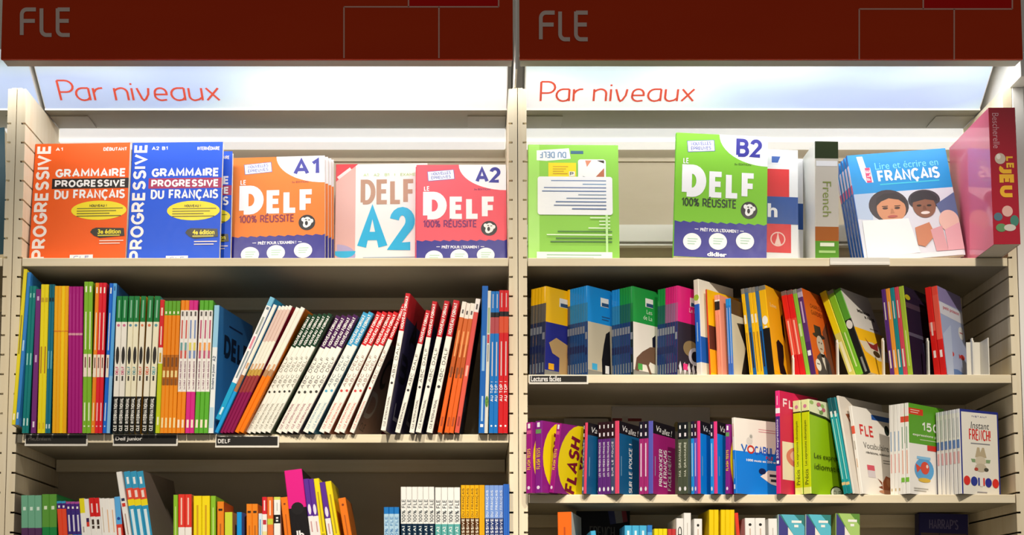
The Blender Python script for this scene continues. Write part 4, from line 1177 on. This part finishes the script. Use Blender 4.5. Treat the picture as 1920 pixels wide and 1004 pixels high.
DPU = D('#A8C43A', [('|', .5, .9, .2, '#D8E890')], fc='#2A1E34', d=.125, rough=.14, name='reader', art=lambda f: (f.rect(0, .18, 1, .24, '#4A3848'), f.rect(0, .52, 1, .56, '#5A5468'), f.poly([(.5, .6), (1, .55), (1, .9), (.6, 1)], '#3A3C58'), f.ell(.1, .12, .1, .03, '#B8B020')))
G('B2', 1669, 1712, 1694, 537, [(slim('#5A2E84'), 1, 'purple reader at the left end of the multicoloured group @'), (slim('#F0A03A'), 1, 'orange slim reader next to the teal one @'), (slim('#1E8E98'), 1, 'teal slim reader between orange and rose @'), (slim('#D84A5E'), 1, 'rose slim reader between teal and lime @'), (DPU, 1, 'lime-spined reader with a dark plum cover @', 1.2)], yaw=42)
RF = D([(.4, '#DC1E18'), (.5, '#E8584A'), (1, '#D81C18')], [('|', .4, .55, .3, '#F0C8C0'), ('|', .72, .8, .4, '#F4E4E0')], d=.125, rough=.2, name='reader')
RFF = D([(.1, '#E84A3A'), (.6, '#E85A48'), (1, '#D81E1C')], [('|', .72, .8, .4, '#F4E4E0')], fc='#A4B0D4', art=art_fish, d=.125, rough=.2, name='reader')
G('B2', 1751.5, 1775.5, 1757, 537, [(RF, 1, 'red reader left of the goldfish cover @'), (RFF, 1, 'red-spined reader with two goldfish on a lilac cover @')], yaw=40)


def bookend(px, ytop, label, yaw=90, wpx=None):
    zs = ZR['B2']; p = atz(px, zs, .006); zt = hit(px, ytop, p, Vector((0, 1, 0))).z
    root = empty('bookend', (p.x, .006, zs), label, 'bookend', None)
    mm = mat('#E2DED2', .35)
    mb = MB(); mb.box(p.x - .0016, p.x + .0016, .004, .016, zs + .0002, zt - .006, mm)
    mb.box(p.x - .0016, p.x + .0016, .008, .016, zt - .006, zt, mm); child(mb, 'upright_flange', root, .0006)
    if wpx:
        mb = MB(); mb.box(p.x + .0018, p.x + wpx, .05, .0525, zs + .0002, zt, mm); mb.box(p.x + wpx - .002, p.x + wpx, .004, .0495, zs + .0002, zt, mm)
        mb.box(p.x + .0018, p.x + wpx - .0022, .004, .0495, zs + .0001, zs + .0012, mm); child(mb, 'folded_plate', root, .0005)
    else:
        mb = MB(); mb.box(p.x - .006, p.x - .0018, .004, .05, zs + .00005, zs + .0004, mm); child(mb, 'base_plate', root)


bookend(1488.3, 666, 'short cream metal bookend between the silhouette cover and the red readers')
bookend(1572, 637, 'cream metal bookend in front of the top-hat portrait cover')
bookend(1658, 634, 'cream metal bookend in front of the grey and yellow cover')
bookend(1742, 634, 'cream metal bookend between the dark plum cover and the red readers')
bookend(1826, 634, 'cream metal bookend with a folded plate at the right end of the readers', wpx=.032)

# ------------------------------------------------------------------ right bay, third shelf


def art_flash(f):
    f.rect(0, 0, 1, 1, '#8E1A80'); f.ell(.62, .5, .6, .52, '#F2D80C')
    f.text('FLASH', .30, .17, .62, 1.0 - .02, '#7A1030', .035, rot=90, shear=.25); f.text('TEST', .66, .2, .9, .66, '#7A1030', .03, rot=90, shear=.25)


FT_ = D([(.045, '#A81A84'), (1, '#A01A80')], [('|', .02, .085, .4, '#F2F0F4'), ('|', .115, .165, .7, '#D05A90'), ('FLASH TESTS', .37, .67, .55, '#F4C83A', 90, .03), ('e', .9, .95, .45, '#F0E0F0')], fc='#8E1A80', art=art_flash, d=.105, name='pocket_book')
FTG = D([(1, '#862088')], [('|', .02, .085, .4, '#F2F0F4'), ('|', .115, .175, .8, '#6A9A5A'), ('FLASH TESTS', .37, .67, .55, '#F4C83A', 90, .03), ('e', .9, .95, .45, '#F0E0F0')], fc='#8E1A80', art=art_flash, d=.105, name='pocket_book')
G('B3', 987, 998.5, 999, 792, [(FT_, 1, 'magenta pocket book overlapping the middle upright, leftmost on the third right shelf')], yaw=45, Y=-.03)
G('B3', 1002.5, 1015.5, 1016, 789.5, [(FTG, 1, 'purple pocket book with a green spine label and a yellow oval cover')], yaw=45, Y=-.035)
G('B3', 1037, 1046, 1061, 794, [(FT_, 1, 'magenta pocket book leaning right with a big yellow oval cover')], yaw=45, Y=-.035)


def venez(c, lines, lc='#F0F0F4'):
    def art(f):
        f.rect(0, 0, 1, .17, '#16121A'); f.text('Va', .14, .05, .36, .13, '#F4F4F4', .0, shear=.2); f.text('allez !', .4, .07, .85, .15, '#F4F4F4', .0, shear=.2)
        f.rect(0, .17, 1, 1, c)
        for i, (t, u, v0, v1) in enumerate(lines): f.text(t, u, v0, u + .15, v1, lc, .015, rot=90)
        f.rect(.08, .48, .1, .75, '#8AB0C8')
    return art


def pock(c, top, title, tc='#E8E0EC', fc=None, art=None):
    return D([(.235, top), (1, c)], [('|', .04, .09, .25, '#F0F0F0'), ('|', .15, .2, .35, '#E8E0E8'), (title, .28, .76, .42, tc, 90, .02) if title else ('|', .3, .76, .25, tc), ('e', .9, .96, .45, '#E8E8EC')], fc=fc or c, art=art, d=.105, name='pocket_book')


POU = venez('#0E5A8A', [('SUR LE POUCE !', .42, .28, .97)])
PRO = venez('#9E1E72', [('PRONONCER', .26, .36, .88), ('LE FRANÇAIS', .46, .36, .88), ('FACILEMENT !', .66, .36, .92)])
QOI = venez('#0C86E4', [('QUOI', .7, .3, .9)])
PGB = pock('#3E5A72', '#2A1014', 'SUR LE POUCE', fc='#0E5A8A', art=POU)
PPU = pock('#5E2678', '#2A0A14', 'LES 100 PIÈGES DU FRANÇAIS')
PMG = pock('#A82A74', '#141024', '', '#F0D8E8')
PMGF = pock('#A82A74', '#141024', '', '#F0D8E8', fc='#9E1E72', art=PRO)
PGG = pock('#4A5240', '#101418', 'MA GRAMMAIRE', '#D8DCC8')
PBL = pock('#1C8EE0', '#1A1430', '', '#B0D8F4')
PVI = pock('#6A4AB8', '#3A0E20', '', '#D8C8F0', fc='#0C86E4', art=QOI)
EDGE = lambda c: D(c, fc=c, d=.1)
def edgebook(c, art, fc): return D(c, fc=fc, art=art, d=.105, name='pocket_book')
PKE = edgebook('#E0486A', POU, '#0E5A8A'); PVE = edgebook('#5A5CB8', PRO, '#9E1E72'); PKB = edgebook('#E83A80', QOI, '#0C86E4')
G('B3', 1093, 1102, 1105, 793, [(pock('#3E5A72', '#2A1014', 'SUR LE POUCE'), 1, 'slate blue pocket book right of the leaning yellow oval cover'), (PKE, 1, 'pink-edged pocket book with a blue cover, left of the purple spines', 1.3)], yaw=35)
G('B3', 1116.5, 1158, 1158, 790, [(PPU, 3, 'purple pocket books before the wide blue cover @'), (pock('#3E4A68', '#2A0A14', 'SUR LE POUCE'), 1, 'slate pocket book next to the pink-edged wide blue cover @'), (PKE, 1, 'pink-edged pocket book with a wide blue cover titled in white')], yaw=32)
G('B3', 1197.5, 1224, 1224, 790, [(PMG, 2, 'raspberry spines left of the magenta cover @'), (PVE, 1, 'violet-edged pocket book with a magenta cover titled in three lines')], yaw=33)
G('B3', 1270, 1290.5, 1290.5, 792, [(PGG, 2, 'olive grey spines with black tops @')], yaw=33)
G('B3', 1295, 1313, 1312, 790, [(PBL, 1, 'bright blue spine left of the violet one @'), (PVI, 1, 'violet spine between bright blue and pink @'), (PKB, 1, 'pink-edged pocket book with a bright blue cover, left of its twin @')], yaw=33)
G('B3', 1331.5, 1345, 1344, 791, [(PBL, 1, 'bright blue spine in front of the left blue cover @'), (PKB, 1, 'pink-edged pocket book with a bright blue cover, right of its twin @')], yaw=34)
G('B3', 1363, 1371.5, 1372, 796, [(FTG, 1, 'purple spine touching the white and blue vocabulary book @')], yaw=36)


def art_vocab(f):
    f.rect(0, 0, 1, .435, '#F0EAE0'); f.rect(0, .435, 1, 1, '#0E80E4'); f.bars(.45, .9, .11, .17, 2, '#D89AA0')
    f.text('V', .1, .33, .23, .45, '#2A6AC0', .03); f.text('O', .22, .345, .36, .46, '#C8382A', .03); f.text('CABULAIRE', .36, .35, 1.0, .465, '#2A5AC0', .02)
    f.text('FLE A1', .58, .475, .86, .52, '#D82A2A', .03); f.text('1000 mots en 250 activités', .2, .53, .95, .562, '#F0F4FA', .03)
    f.ell(.27, .29, .06, .05, '#D8D4CC'); f.ell(.3, .23, .04, .04, '#E4E0D8'); f.ell(.3, .23, .025, .025, '#A8A8A0')
    f.poly([(.46, .75), (.62, .66), (1, .66), (1, .9), (.66, .84)], '#F4E8E0'); f.rect(.64, .71, .96, .745, '#3A3A44'); f.rect(.66, .775, .96, .81, '#3A3A44'); f.ell(.5, .68, .07, .04, '#12285A')


VOC = D([(.43, '#F0EAE0'), (1, '#0E80E4')], [('|', .08, .25, .25, '#D89A90'), ('|', .55, .8, .2, '#A8CCF0'), ('|', .88, .94, .5, '#E8F0F8')], fc='#F0EAE0', art=art_vocab, d=.15, name='workbook')
G('B3', 1371.5, 1377, 1373, 784, [(VOC, 1, 'white and blue vocabulary workbook turned outwards on the third right shelf')], yaw=55)


def art_pinkfle(f):
    f.rect(0, 0, 1, 1, '#D02050'); f.text('FLE', .08, .07, .5, .16, '#F4D8DC', .03); f.rect(.05, .49, .95, .86, '#EEDCC4'); f.ell(.45, .63, .3, .1, '#D87A6A'); f.ell(.45, .62, .2, .06, '#E8B0A0'); f.text('mots', .6, .3, .85, .45, '#F0A868', .02, rot=90)


PFL = D([(.17, '#E8287A'), (.22, '#F0E8EC'), (.25, '#E8287A'), (.73, '#4A2078'), (1, '#E8287A')], [('|', .05, .14, .2, '#F4B8D0'), ('250 expressions', .28, .66, .6, '#E4D8EC', 90, .01), ('|', .68, .71, .5, '#F4F0F4')], fc='#D02050', art=art_pinkfle, d=.14, name='workbook')
G('B3', 1455, 1463.5, 1461, 733, [(PFL, 1, 'tall hot pink workbook left of the yellow-green pair @')], yaw=46)


def art_prec(f):
    f.rect(0, 0, 1, 1, '#94C010'); f.poly([(0, 0), (1, 0), (1, .5), (.8, .26), (.4, .16), (0, .13)], '#E4E8C0')
    for i in range(14): f.ell(.06 + (i * 29 % 90) / 100, .03 + (i * 17 % 11) / 100 + .1 * (i % 3 == 0) * ((i * 29 % 90) / 100), .05, .022, ('#9ABA6A', '#C86A7A', '#F0F0E0', '#7A9A50')[i % 4])
    pts = [(0, .13), (.4, .16), (.8, .26), (1, .5)]
    for a, b in zip(pts, pts[1:]): f.poly([a, b, (b[0], b[1] + .022), (a[0], a[1] + .022)], '#26300A')
    f.text('Les expressions', .08, .565, .95, .635, '#2A3408', .0); f.text('idiomatiques', .08, .675, .95, .755, '#2A3408', .0)
    f.ell(.62, .96, .16, .07, '#26300A'); f.ell(.62, .965, .145, .062, '#E8ECD8'); f.text('CLE', .53, .94, .71, .985, '#2A3408', .0)


PRE = D([(.12, '#E0E8A8'), (.135, '#26300A'), (.93, '#C6D808'), (1, '#E8F08A')], [('o', .07, .22, '#C87A9A'), ('Les expressions idiomatiques', .22, .7, .4, '#4A5408', 90, 0), ('Précis', .74, .9, .45, '#3A4408', 90, 0)], fc='#94C010', art=art_prec, d=.15, name='workbook', rough=.25)
G('B3', 1491, 1521, 1516, 749, [(PRE, 2, 'yellow-green workbooks with a flowery top edge @')], yaw=46)
TL3 = D([(.17, '#0A5A64'), (.92, '#18A0A8'), (1, '#0E8890')], [('|', .14, .2, .5, '#F0F4F4'), ('|', .22, .85, .25, '#A8E0E0'), ('|', .88, .91, .9, '#E8C890')], fc='#128C96', d=.14, name='workbook')
G('B3', 1584, 1600, 1568, 746.5, [(TL3, 2, 'teal workbooks leaning left before the cream vocabulary book @')], yaw=46)


def art_fle(f):
    f.rect(0, 0, 1, 1, '#F2EEE6'); f.rect(.45, .06, 1, .12, '#2A5AA8'); f.ell(.8, .22, .06, .06, '#1E2A24')
    f.text('FLE', .12, .2, .45, .33, '#D83A38', .02); f.text('Vocabulaire', .16, .4, .78, .47, '#5A5650', .0); f.text('révisions, mémorisation', .2, .5, .98, .535, '#4A4640', .02); f.bars(.6, .95, .57, .63, 2, '#8A8680')
    f.rect(.18, .66, .36, .77, '#D85A6A'); f.rect(.18, .72, .36, .8, '#D8D0D4')
    f.poly([(.5, .96), (.52, .84), (.62, .76), (.74, .78), (.84, .88), (.88, .95)], '#A8603C'); f.ell(.66, .95, .26, .025, '#C89070'); f.poly([(.4, .8), (.5, .84), (.5, .88)], '#8A4A30'); f.poly([(.4, .9), (.5, .88), (.5, .92)], '#8A4A30')
    f.ell(.66, .84, .05, .05, '#C08058'); f.bars(.85, 1, .86, .9, 2, '#9A968E')


FL3 = D([(.23, '#F0ECE4'), (.32, '#E05A40'), (1, '#F0ECE4')], [('|', .4, .5, .3, '#B8B0A0'), ('|', .6, .7, .2, '#D8A878')], fc='#F2EEE6', art=art_fle, d=.16, name='workbook')
WB_ = D('#E8E2D8', fc='#D8D0C4', d=.17, name='workbook', art=lambda f: (f.poly([(.1, .18), (.6, .13), (.6, .15), (.16, .21), (.3, .35), (.25, .36)], '#8A4A2A'),))
G('B3', 1600.4, 1604, 1573, 743, [(WB_, 1, 'pale grey workbook standing behind the cream vocabulary book @')], yaw=46)
G('B3', 1604.5, 1611, 1589.5, 763, [(FL3, 1, 'cream vocabulary workbook with a small brown drawing on its cover')], yaw=46, Y=-.0)


def art_150(f):
    f.rect(0, 0, 1, .44, '#5CA424'); f.rect(0, .05, .4, .12, '#DC3A1C'); f.bars(.05, .3, .06, .11, 2, '#F4D0C0'); f.text('150', .36, .19, .82, .29, '#F2F4EC', .03)
    f.text('expressions pour', .1, .325, .95, .36, '#EAF2DC', .02); f.bars(.3, .95, .38, .4, 1, '#D8E8C0'); f.rect(.5, .44, 1, .5, '#DC3A2A')
    f.rect(0, .44, 1, 1, '#F4F2EE', k=.8)
    f.rect(.5, .44, 1, .5, '#DC3A2A')
    f.ell(.4, .72, .27, .13, '#5AA8E0'); f.rect(.2, .575, .58, .605, '#8AC8F0'); f.ell(.4, .835, .17, .025, '#E0B83A')
    f.ell(.42, .7, .12, .07, '#DC4A30'); f.poly([(.32, .7), (.16, .66), (.2, .76)], '#DC4A30'); f.ell(.48, .68, .03, .02, '#F4E0D0')
    f.bars(.1, .5, .92, .97, 2, '#B8B4AC')


E150 = D([(.145, '#F0ECE4'), (.21, '#DC4A30'), (1, '#F2F0EA')], [('|', .26, .5, .25, '#8AA890'), ('|', .52, .78, .25, '#E8A890'), ('|', .82, .87, .9, '#7ABE3A')], fc='#F4F2EE', art=art_150, d=.13, name='workbook')
EWH = D('#F0EEE8', [('|', .3, .52, .25, '#8AA8C8'), ('|', .55, .76, .25, '#E8A8A0'), ('|', .93, .96, .3, '#C8B080')], d=.13, name='workbook')
G('B3', 1669, 1705.5, 1702, 756, [(EWH, 3, 'slim white spines beside the green 150 workbook @'), (E150, 1, 'white spine with a red band behind the green 150 cover @'), (E150, 1, 'white and green workbook marked 150 with a red fish in a bowl', 1.05)], yaw=50)


def art_inst(f):
    f.rect(0, 0, 1, 1, '#24308A'); f.rect(.035, .03, .965, 1, '#F2EEE2')
    f.text('INSTANT', .3, .065, .7, .085, '#3A4490', .02); f.text('Instant', .27, .14, .75, .22, '#2A2A34', .0, shear=.15); f.text('FRENCH!', .22, .225, .8, .36, '#DC2A24', .03); f.rect(.26, .39, .76, .405, '#8A8A90')
    f.poly([(.36, .56), (.42, .44), (.48, .44), (.5, .5), (.55, .44), (.6, .44), (.66, .56)], '#C0B090'); f.ell(.5, .6, .14, .055, '#D8CCB4'); f.poly([(.25, .58), (.36, .58), (.36, .62), (.28, .62)], '#8AA87A'); f.poly([(.64, .58), (.76, .58), (.74, .62), (.64, .62)], '#8AA87A')
    f.ell(.5, .68, .15, .05, '#C8BCA4'); f.ell(.38, .7, .05, .02, '#B84A3A'); f.ell(.64, .7, .06, .022, '#4A4A40')
    for i, c in enumerate(('#E03028', '#2A3A98', '#F0ECE8', '#2A2E98', '#E03028')): f.ell(.13 + i * .185, .84 + i * .004, .085, .055, c)
    f.rect(.415, .8, .455, .89, '#2A3A98'); f.rect(.545, .8, .585, .89, '#E03028'); f.rect(.38, .965, .64, .975, '#9A96A0')


INS = D([(.045, '#E8E8F0'), (1, '#F0EEEA')], [('|', 0, 1, .0001, '#F0EEEA'), ('|', .1, .33, .4, '#D8D8DC'), ('|', .36, .46, .7, '#6A8AC8'), ('|', .5, .64, .5, '#E8B0B0')], fc='#F2EEE2', bc='#24308A', art=art_inst, d=.11, name='pocket_book')
G('B3', 1758.5, 1804, 1799, 767, [(INS, 6, 'white pocket books with navy edges at the right end @')], yaw=62, gap=.9)

GC_ = D('#D8D4CA', fc='#D4CEC4', name='display_book', art=lambda f: (f.rect(0, .12, .3, .15, '#8A2A2A'), f.rect(.1, .1, .16, .5, '#C4BEB4'), f.ell(.66, .2, .03, .05, '#B0A060'), f.poly([(.34, .3), (.37, .18), (.375, .19), (.355, .31)], '#4A4640')))
FO('B3', 1147, 1147, 1331, 765, GC_, 'large grey catalogue standing flat behind the pocket books on the third right shelf', .26, lean=1, t=.008)
GC2 = D('#B4B0A6', fc='#BAB4A8', name='display_book')
FO('B3', 1057, 1057, 1140, 786, GC2, 'plain grey booklet lying flat behind the leaning yellow oval cover', .26, lean=1, t=.005)

# ------------------------------------------------------------------ right bay, bottom row in the photo
G('B4', 1048, 1075, 1072, 961, [(D('#EE6A14', [('|', .15, .6, .12, '#B84A10')], fc='#F0ECE4', d=.15, name='thick_paperback'), 1, 'thick orange book left of the black cover @')], yaw=12)


def art_black(f): f.text('FRENCH', .24, .17, .73, .29, '#5A5650', .01); f.poly([(.58, .01), (.7, .01), (.74, .14), (.63, .15)], '#2A3060'); f.poly([(.7, .01), (.84, .01), (.87, .13), (.74, .14)], '#8A8680'); f.poly([(.84, .01), (.93, .02), (.96, .12), (.87, .13)], '#8A2430')


FO('B4', 1080, 1081, 1181, 957, D('#141418', fc='#141418', art=art_black, name='display_book'), 'black book with grey lettering and a tricolour strip standing behind low blue spines', .17, lean=3, t=.02)
SB4 = D([(1, '#48B0DC')], [('|', .06, .2, .3, '#D8F0F8')], d=.1, name='pocket_book')
G('B4', 1126, 1136, 1117, 997, [(SB4, 1, 'low blue spine leaning left in front of the black book')])
G('B4', 1171, 1213, 1212.5, 986.5, [(SB4, 3, 'low light blue spines right of the black book @')])
G('B4', 1214, 1223.5, 1223, 986, [(D([(.08, '#2A7ACC'), (.2, '#5AA8E4'), (1, '#D8E8F0')], d=.1, name='pocket_book'), 1, 'mid blue spine between the light blue and yellow low spines')])
G('B4', 1226, 1251, 1251, 992.5, [(D('#ECDC10', d=.1, name='pocket_book'), 3, 'low yellow spines @')])
G('B4', 1252, 1267, 1267, 993, [(D([(.1, '#C83A3A'), (1, '#E0705A')], d=.1, name='pocket_book'), 2, 'low red spines before the first white book @')])
W4 = D('#F0EEEA', [('3D', .09, .28, .55, '#2A2826', 90, .03)], d=.13)
W4b = D('#F2F0EC', [('|', .1, .5, .1, '#C8C0B8')], d=.13)
W4c = D('#F2F0EC', [('e', .055, .085, .3, '#2A2826'), ('|', .11, .4, .12, '#D0B8A8')], d=.13)
G('B4', 1267.5, 1281.5, 1281.5, 973, [(W4, 1, 'white spine with black lettering beside the taller white one')])
G('B4', 1282, 1296, 1295.5, 963, [(W4b, 1, 'tallest plain white spine in the bottom row')])
G('B4', 1301, 1317, 1316.5, 974, [(W4c, 1, 'white spine left of the yellow block @')])
Y4 = D('#F2D20C', d=.14)
G('B4', 1329, 1347.5, 1347.5, 957, [(Y4, 2, 'tall yellow spines left of the yellow trio @')])
G('B4', 1351, 1377.5, 1377.5, 957, [(Y4, 3, 'tall yellow spines next to the leaning red book @')])
G('B4', 1392, 1399, 1384, 963, [(D('#E6402C', fc='#E6402C', bc='#F0D8B8', d=.14), 1, 'red book leaning left against the yellow spines @')])
G('B4', 1400, 1439, 1435.5, 972.5, [(W4c, 2, 'white spines with black marks left of the flag covers')])
G('B4', 1443, 1460, 1457, 973.5, [(W4b, 1, 'plain white spine touching the first flag cover')])


def art_flag(bg, bg2):
    def art(f):
        f.rect(0, 0, 1, 1, bg); f.poly([(.1, 0), (.6, 0), (1, .12), (1, .4)], bg2)
        f.poly([(0, 0), (.08, .02), (.36, .13), (.36, .42), (0, .42)], '#3E3C84'); f.poly([(.36, .13), (.7, .26), (.9, .42), (.36, .42)], '#F0E8DC'); f.poly([(.7, .26), (.92, .36), (.96, .42), (.74, .42)], '#DC4434')
        f.rect(.5, .06, .88, .085, '#F0F0EC'); f.rect(.6, .105, .76, .13, '#F0F0EC'); f.rect(0, .42, 1, 1, '#F4F2EE')
    return art


for i, (a, b, y, c, t) in enumerate(((1459, 1508.5, 968, ('#2E7A78', '#58B4C8'), 'teal dictionary with a tricolour flag, leftmost of three flag covers'), (1510.5, 1558, 968, ('#2E807C', '#5ABCD0'), 'teal dictionary with a tricolour flag, middle of three flag covers'), (1567, 1612, 966, ('#5E9038', '#A8CC70'), 'green dictionary with a tricolour flag, rightmost of three flag covers'))):
    FO('B4', a, a, b, y, D('#B8D8D4' if i < 2 else '#B0D070', fc=c[0], art=art_flag(*c), name='thick_paperback', rough=.2), t, .01 + .0, lean=1.5, t=.05)


def art_har(f): f.text("HARRAP'S", .2, .06, .82, .16, '#6A6490', .03); f.rect(.03, .2, .97, .36, '#5A4A44'); f.poly([(.2, .42), (.75, .34), (.8, .5), (.15, .6)], '#7A7A1A'); f.rect(.4, .2, .42, .34, '#2A2430')


FO('B4', 1723, 1723, 1815, 966.5, D('#2A2858', fc='#2E2C66', art=art_har, name='display_book'), 'dark indigo dictionary standing alone at the right of the bottom row', .20, lean=1.5, t=.03)

# ------------------------------------------------------------------ shelf edge labels


def shelf_label(u0, u1, v0, v1, txt, tb, label, tc='#EDEAE6'):
    p0, p1 = at(u0, v0, -.004), at(u1, v1, -.004)
    root = empty('shelf_label', ((p0.x + p1.x) / 2, -.003, p1.z), label, 'label')
    mb = MB(); mb.box(p0.x, p1.x, -.0032, -.0003, p1.z, p0.z, mat('#E8E4DA', .25)); mb.box(p0.x, p1.x, -.0055, -.0034, p1.z - .001, p1.z + .0025, mat('#E8E4DA', .25)); child(mb, 'holder', root)
    mb = MB(); mb.box(p0.x + .002, p1.x - .003, -.0044, -.0034, p1.z + .0035, p0.z - .0015, mat('#24221F', .35)); child(mb, 'insert', root, label='black label strip')
    l = MB(); f = Face((p0.x, -.0044, p0.z), (p1.x - p0.x, 0, 0), (0, 0, p1.z - p0.z), (0, -1, 0), l, l)
    f.text(txt, *tb, tc, .02); child(l, 'lettering', root)


shelf_label(47, 164, 815, 836, 'Fle,Enfant', (.05, .2, .42, .62), 'black shelf label with faint grey lettering, leftmost under the middle left shelf', '#5A5652')
shelf_label(212, 333, 815, 836, 'Delf Junior', (.04, .2, .45, .66), 'black shelf label with white lettering under the green-topped spines')
shelf_label(404, 523, 818, 839, 'DELF', (.04, .28, .24, .66), 'black shelf label with white lettering under the leaning crimson-footed spines')
shelf_label(992, 1103, 704, 720, 'Lectures faciles', (.035, .1, .54, .75), 'black shelf label with white lettering under the yellow and blue readers')

# ------------------------------------------------------------------ let crowded books settle side by side
bpy.context.view_layer.update()


def settle():
    boxes = []
    for o in list(COL.objects):
        if o.parent or o.get('category') != 'book': continue
        c = [ch for ch in o.children if ch.name.startswith('pages')][0]
        cv = [ch for ch in o.children if ch.name.startswith('cover')][0]
        vs_ = [v.co for v in cv.data.vertices]
        lo = Vector([min(v[i] for v in vs_) for i in range(3)]); hi = Vector([max(v[i] for v in vs_) for i in range(3)])
        M = o.matrix_world; R3 = M.to_3x3()
        boxes.append([o, M @ ((lo + hi) / 2), [R3.col[i].normalized() for i in range(3)], (hi - lo) / 2, Vector()])
    I = [Vector((1, 0, 0)), Vector((0, 1, 0)), Vector((0, 0, 1))]
    for x in (XA, XM, XR):
        boxes.append([None, Vector((x, .15, 1.2)), I, Vector((TP + .0004, .15, 1.2)), Vector()])
    boxes.append([None, Vector((0, BACK + .046, 1.2)), I, Vector((3, .05, 1.2)), Vector()])
    rad = [b[3].length for b in boxes]
    for it in range(60):
        hits = 0
        for i in range(len(boxes)):
            a = boxes[i]
            for j in range(i):
                b = boxes[j]
                if a[0] is None and b[0] is None: continue
                d = b[1] - a[1]
                if d.length > rad[i] + rad[j]: continue
                best, bx_ = 9, None
                for x in a[2] + b[2] + [p.cross(q) for p in a[2] for q in b[2]]:
                    if x.length < .02: continue
                    x = x.normalized()
                    pen = sum(abs(x.dot(a[2][k])) * a[3][k] for k in range(3)) + sum(abs(x.dot(b[2][k])) * b[3][k] for k in range(3)) - abs(x.dot(d))
                    if pen <= 0: best = 0; break
                    hx = Vector((x.x, x.y, 0)).length
                    if hx < .3: continue
                    if pen / hx < best: best = pen / hx; bx_ = Vector((x.x, x.y, 0)).normalized() * (1 if x.dot(d) > 0 else -1)
                if best < .0002 or bx_ is None: continue
                hits += 1
                mv = bx_ * (best * .5 + .0001)
                ka, kb = (0, 2) if a[0] is None else (2, 0) if b[0] is None else (1, 1)
                a[1] -= mv * ka; a[4] -= mv * ka; b[1] += mv * kb; b[4] += mv * kb
        if not hits: break
    for b in boxes:
        if b[0] is not None and b[4].length > 1e-6: b[0].matrix_world = Matrix.Translation(b[4]) @ b[0].matrix_world
    return sorted(((b[4].length, b[0]['label']) for b in boxes if b[0] is not None), reverse=True), it, hits


MOVES = settle()
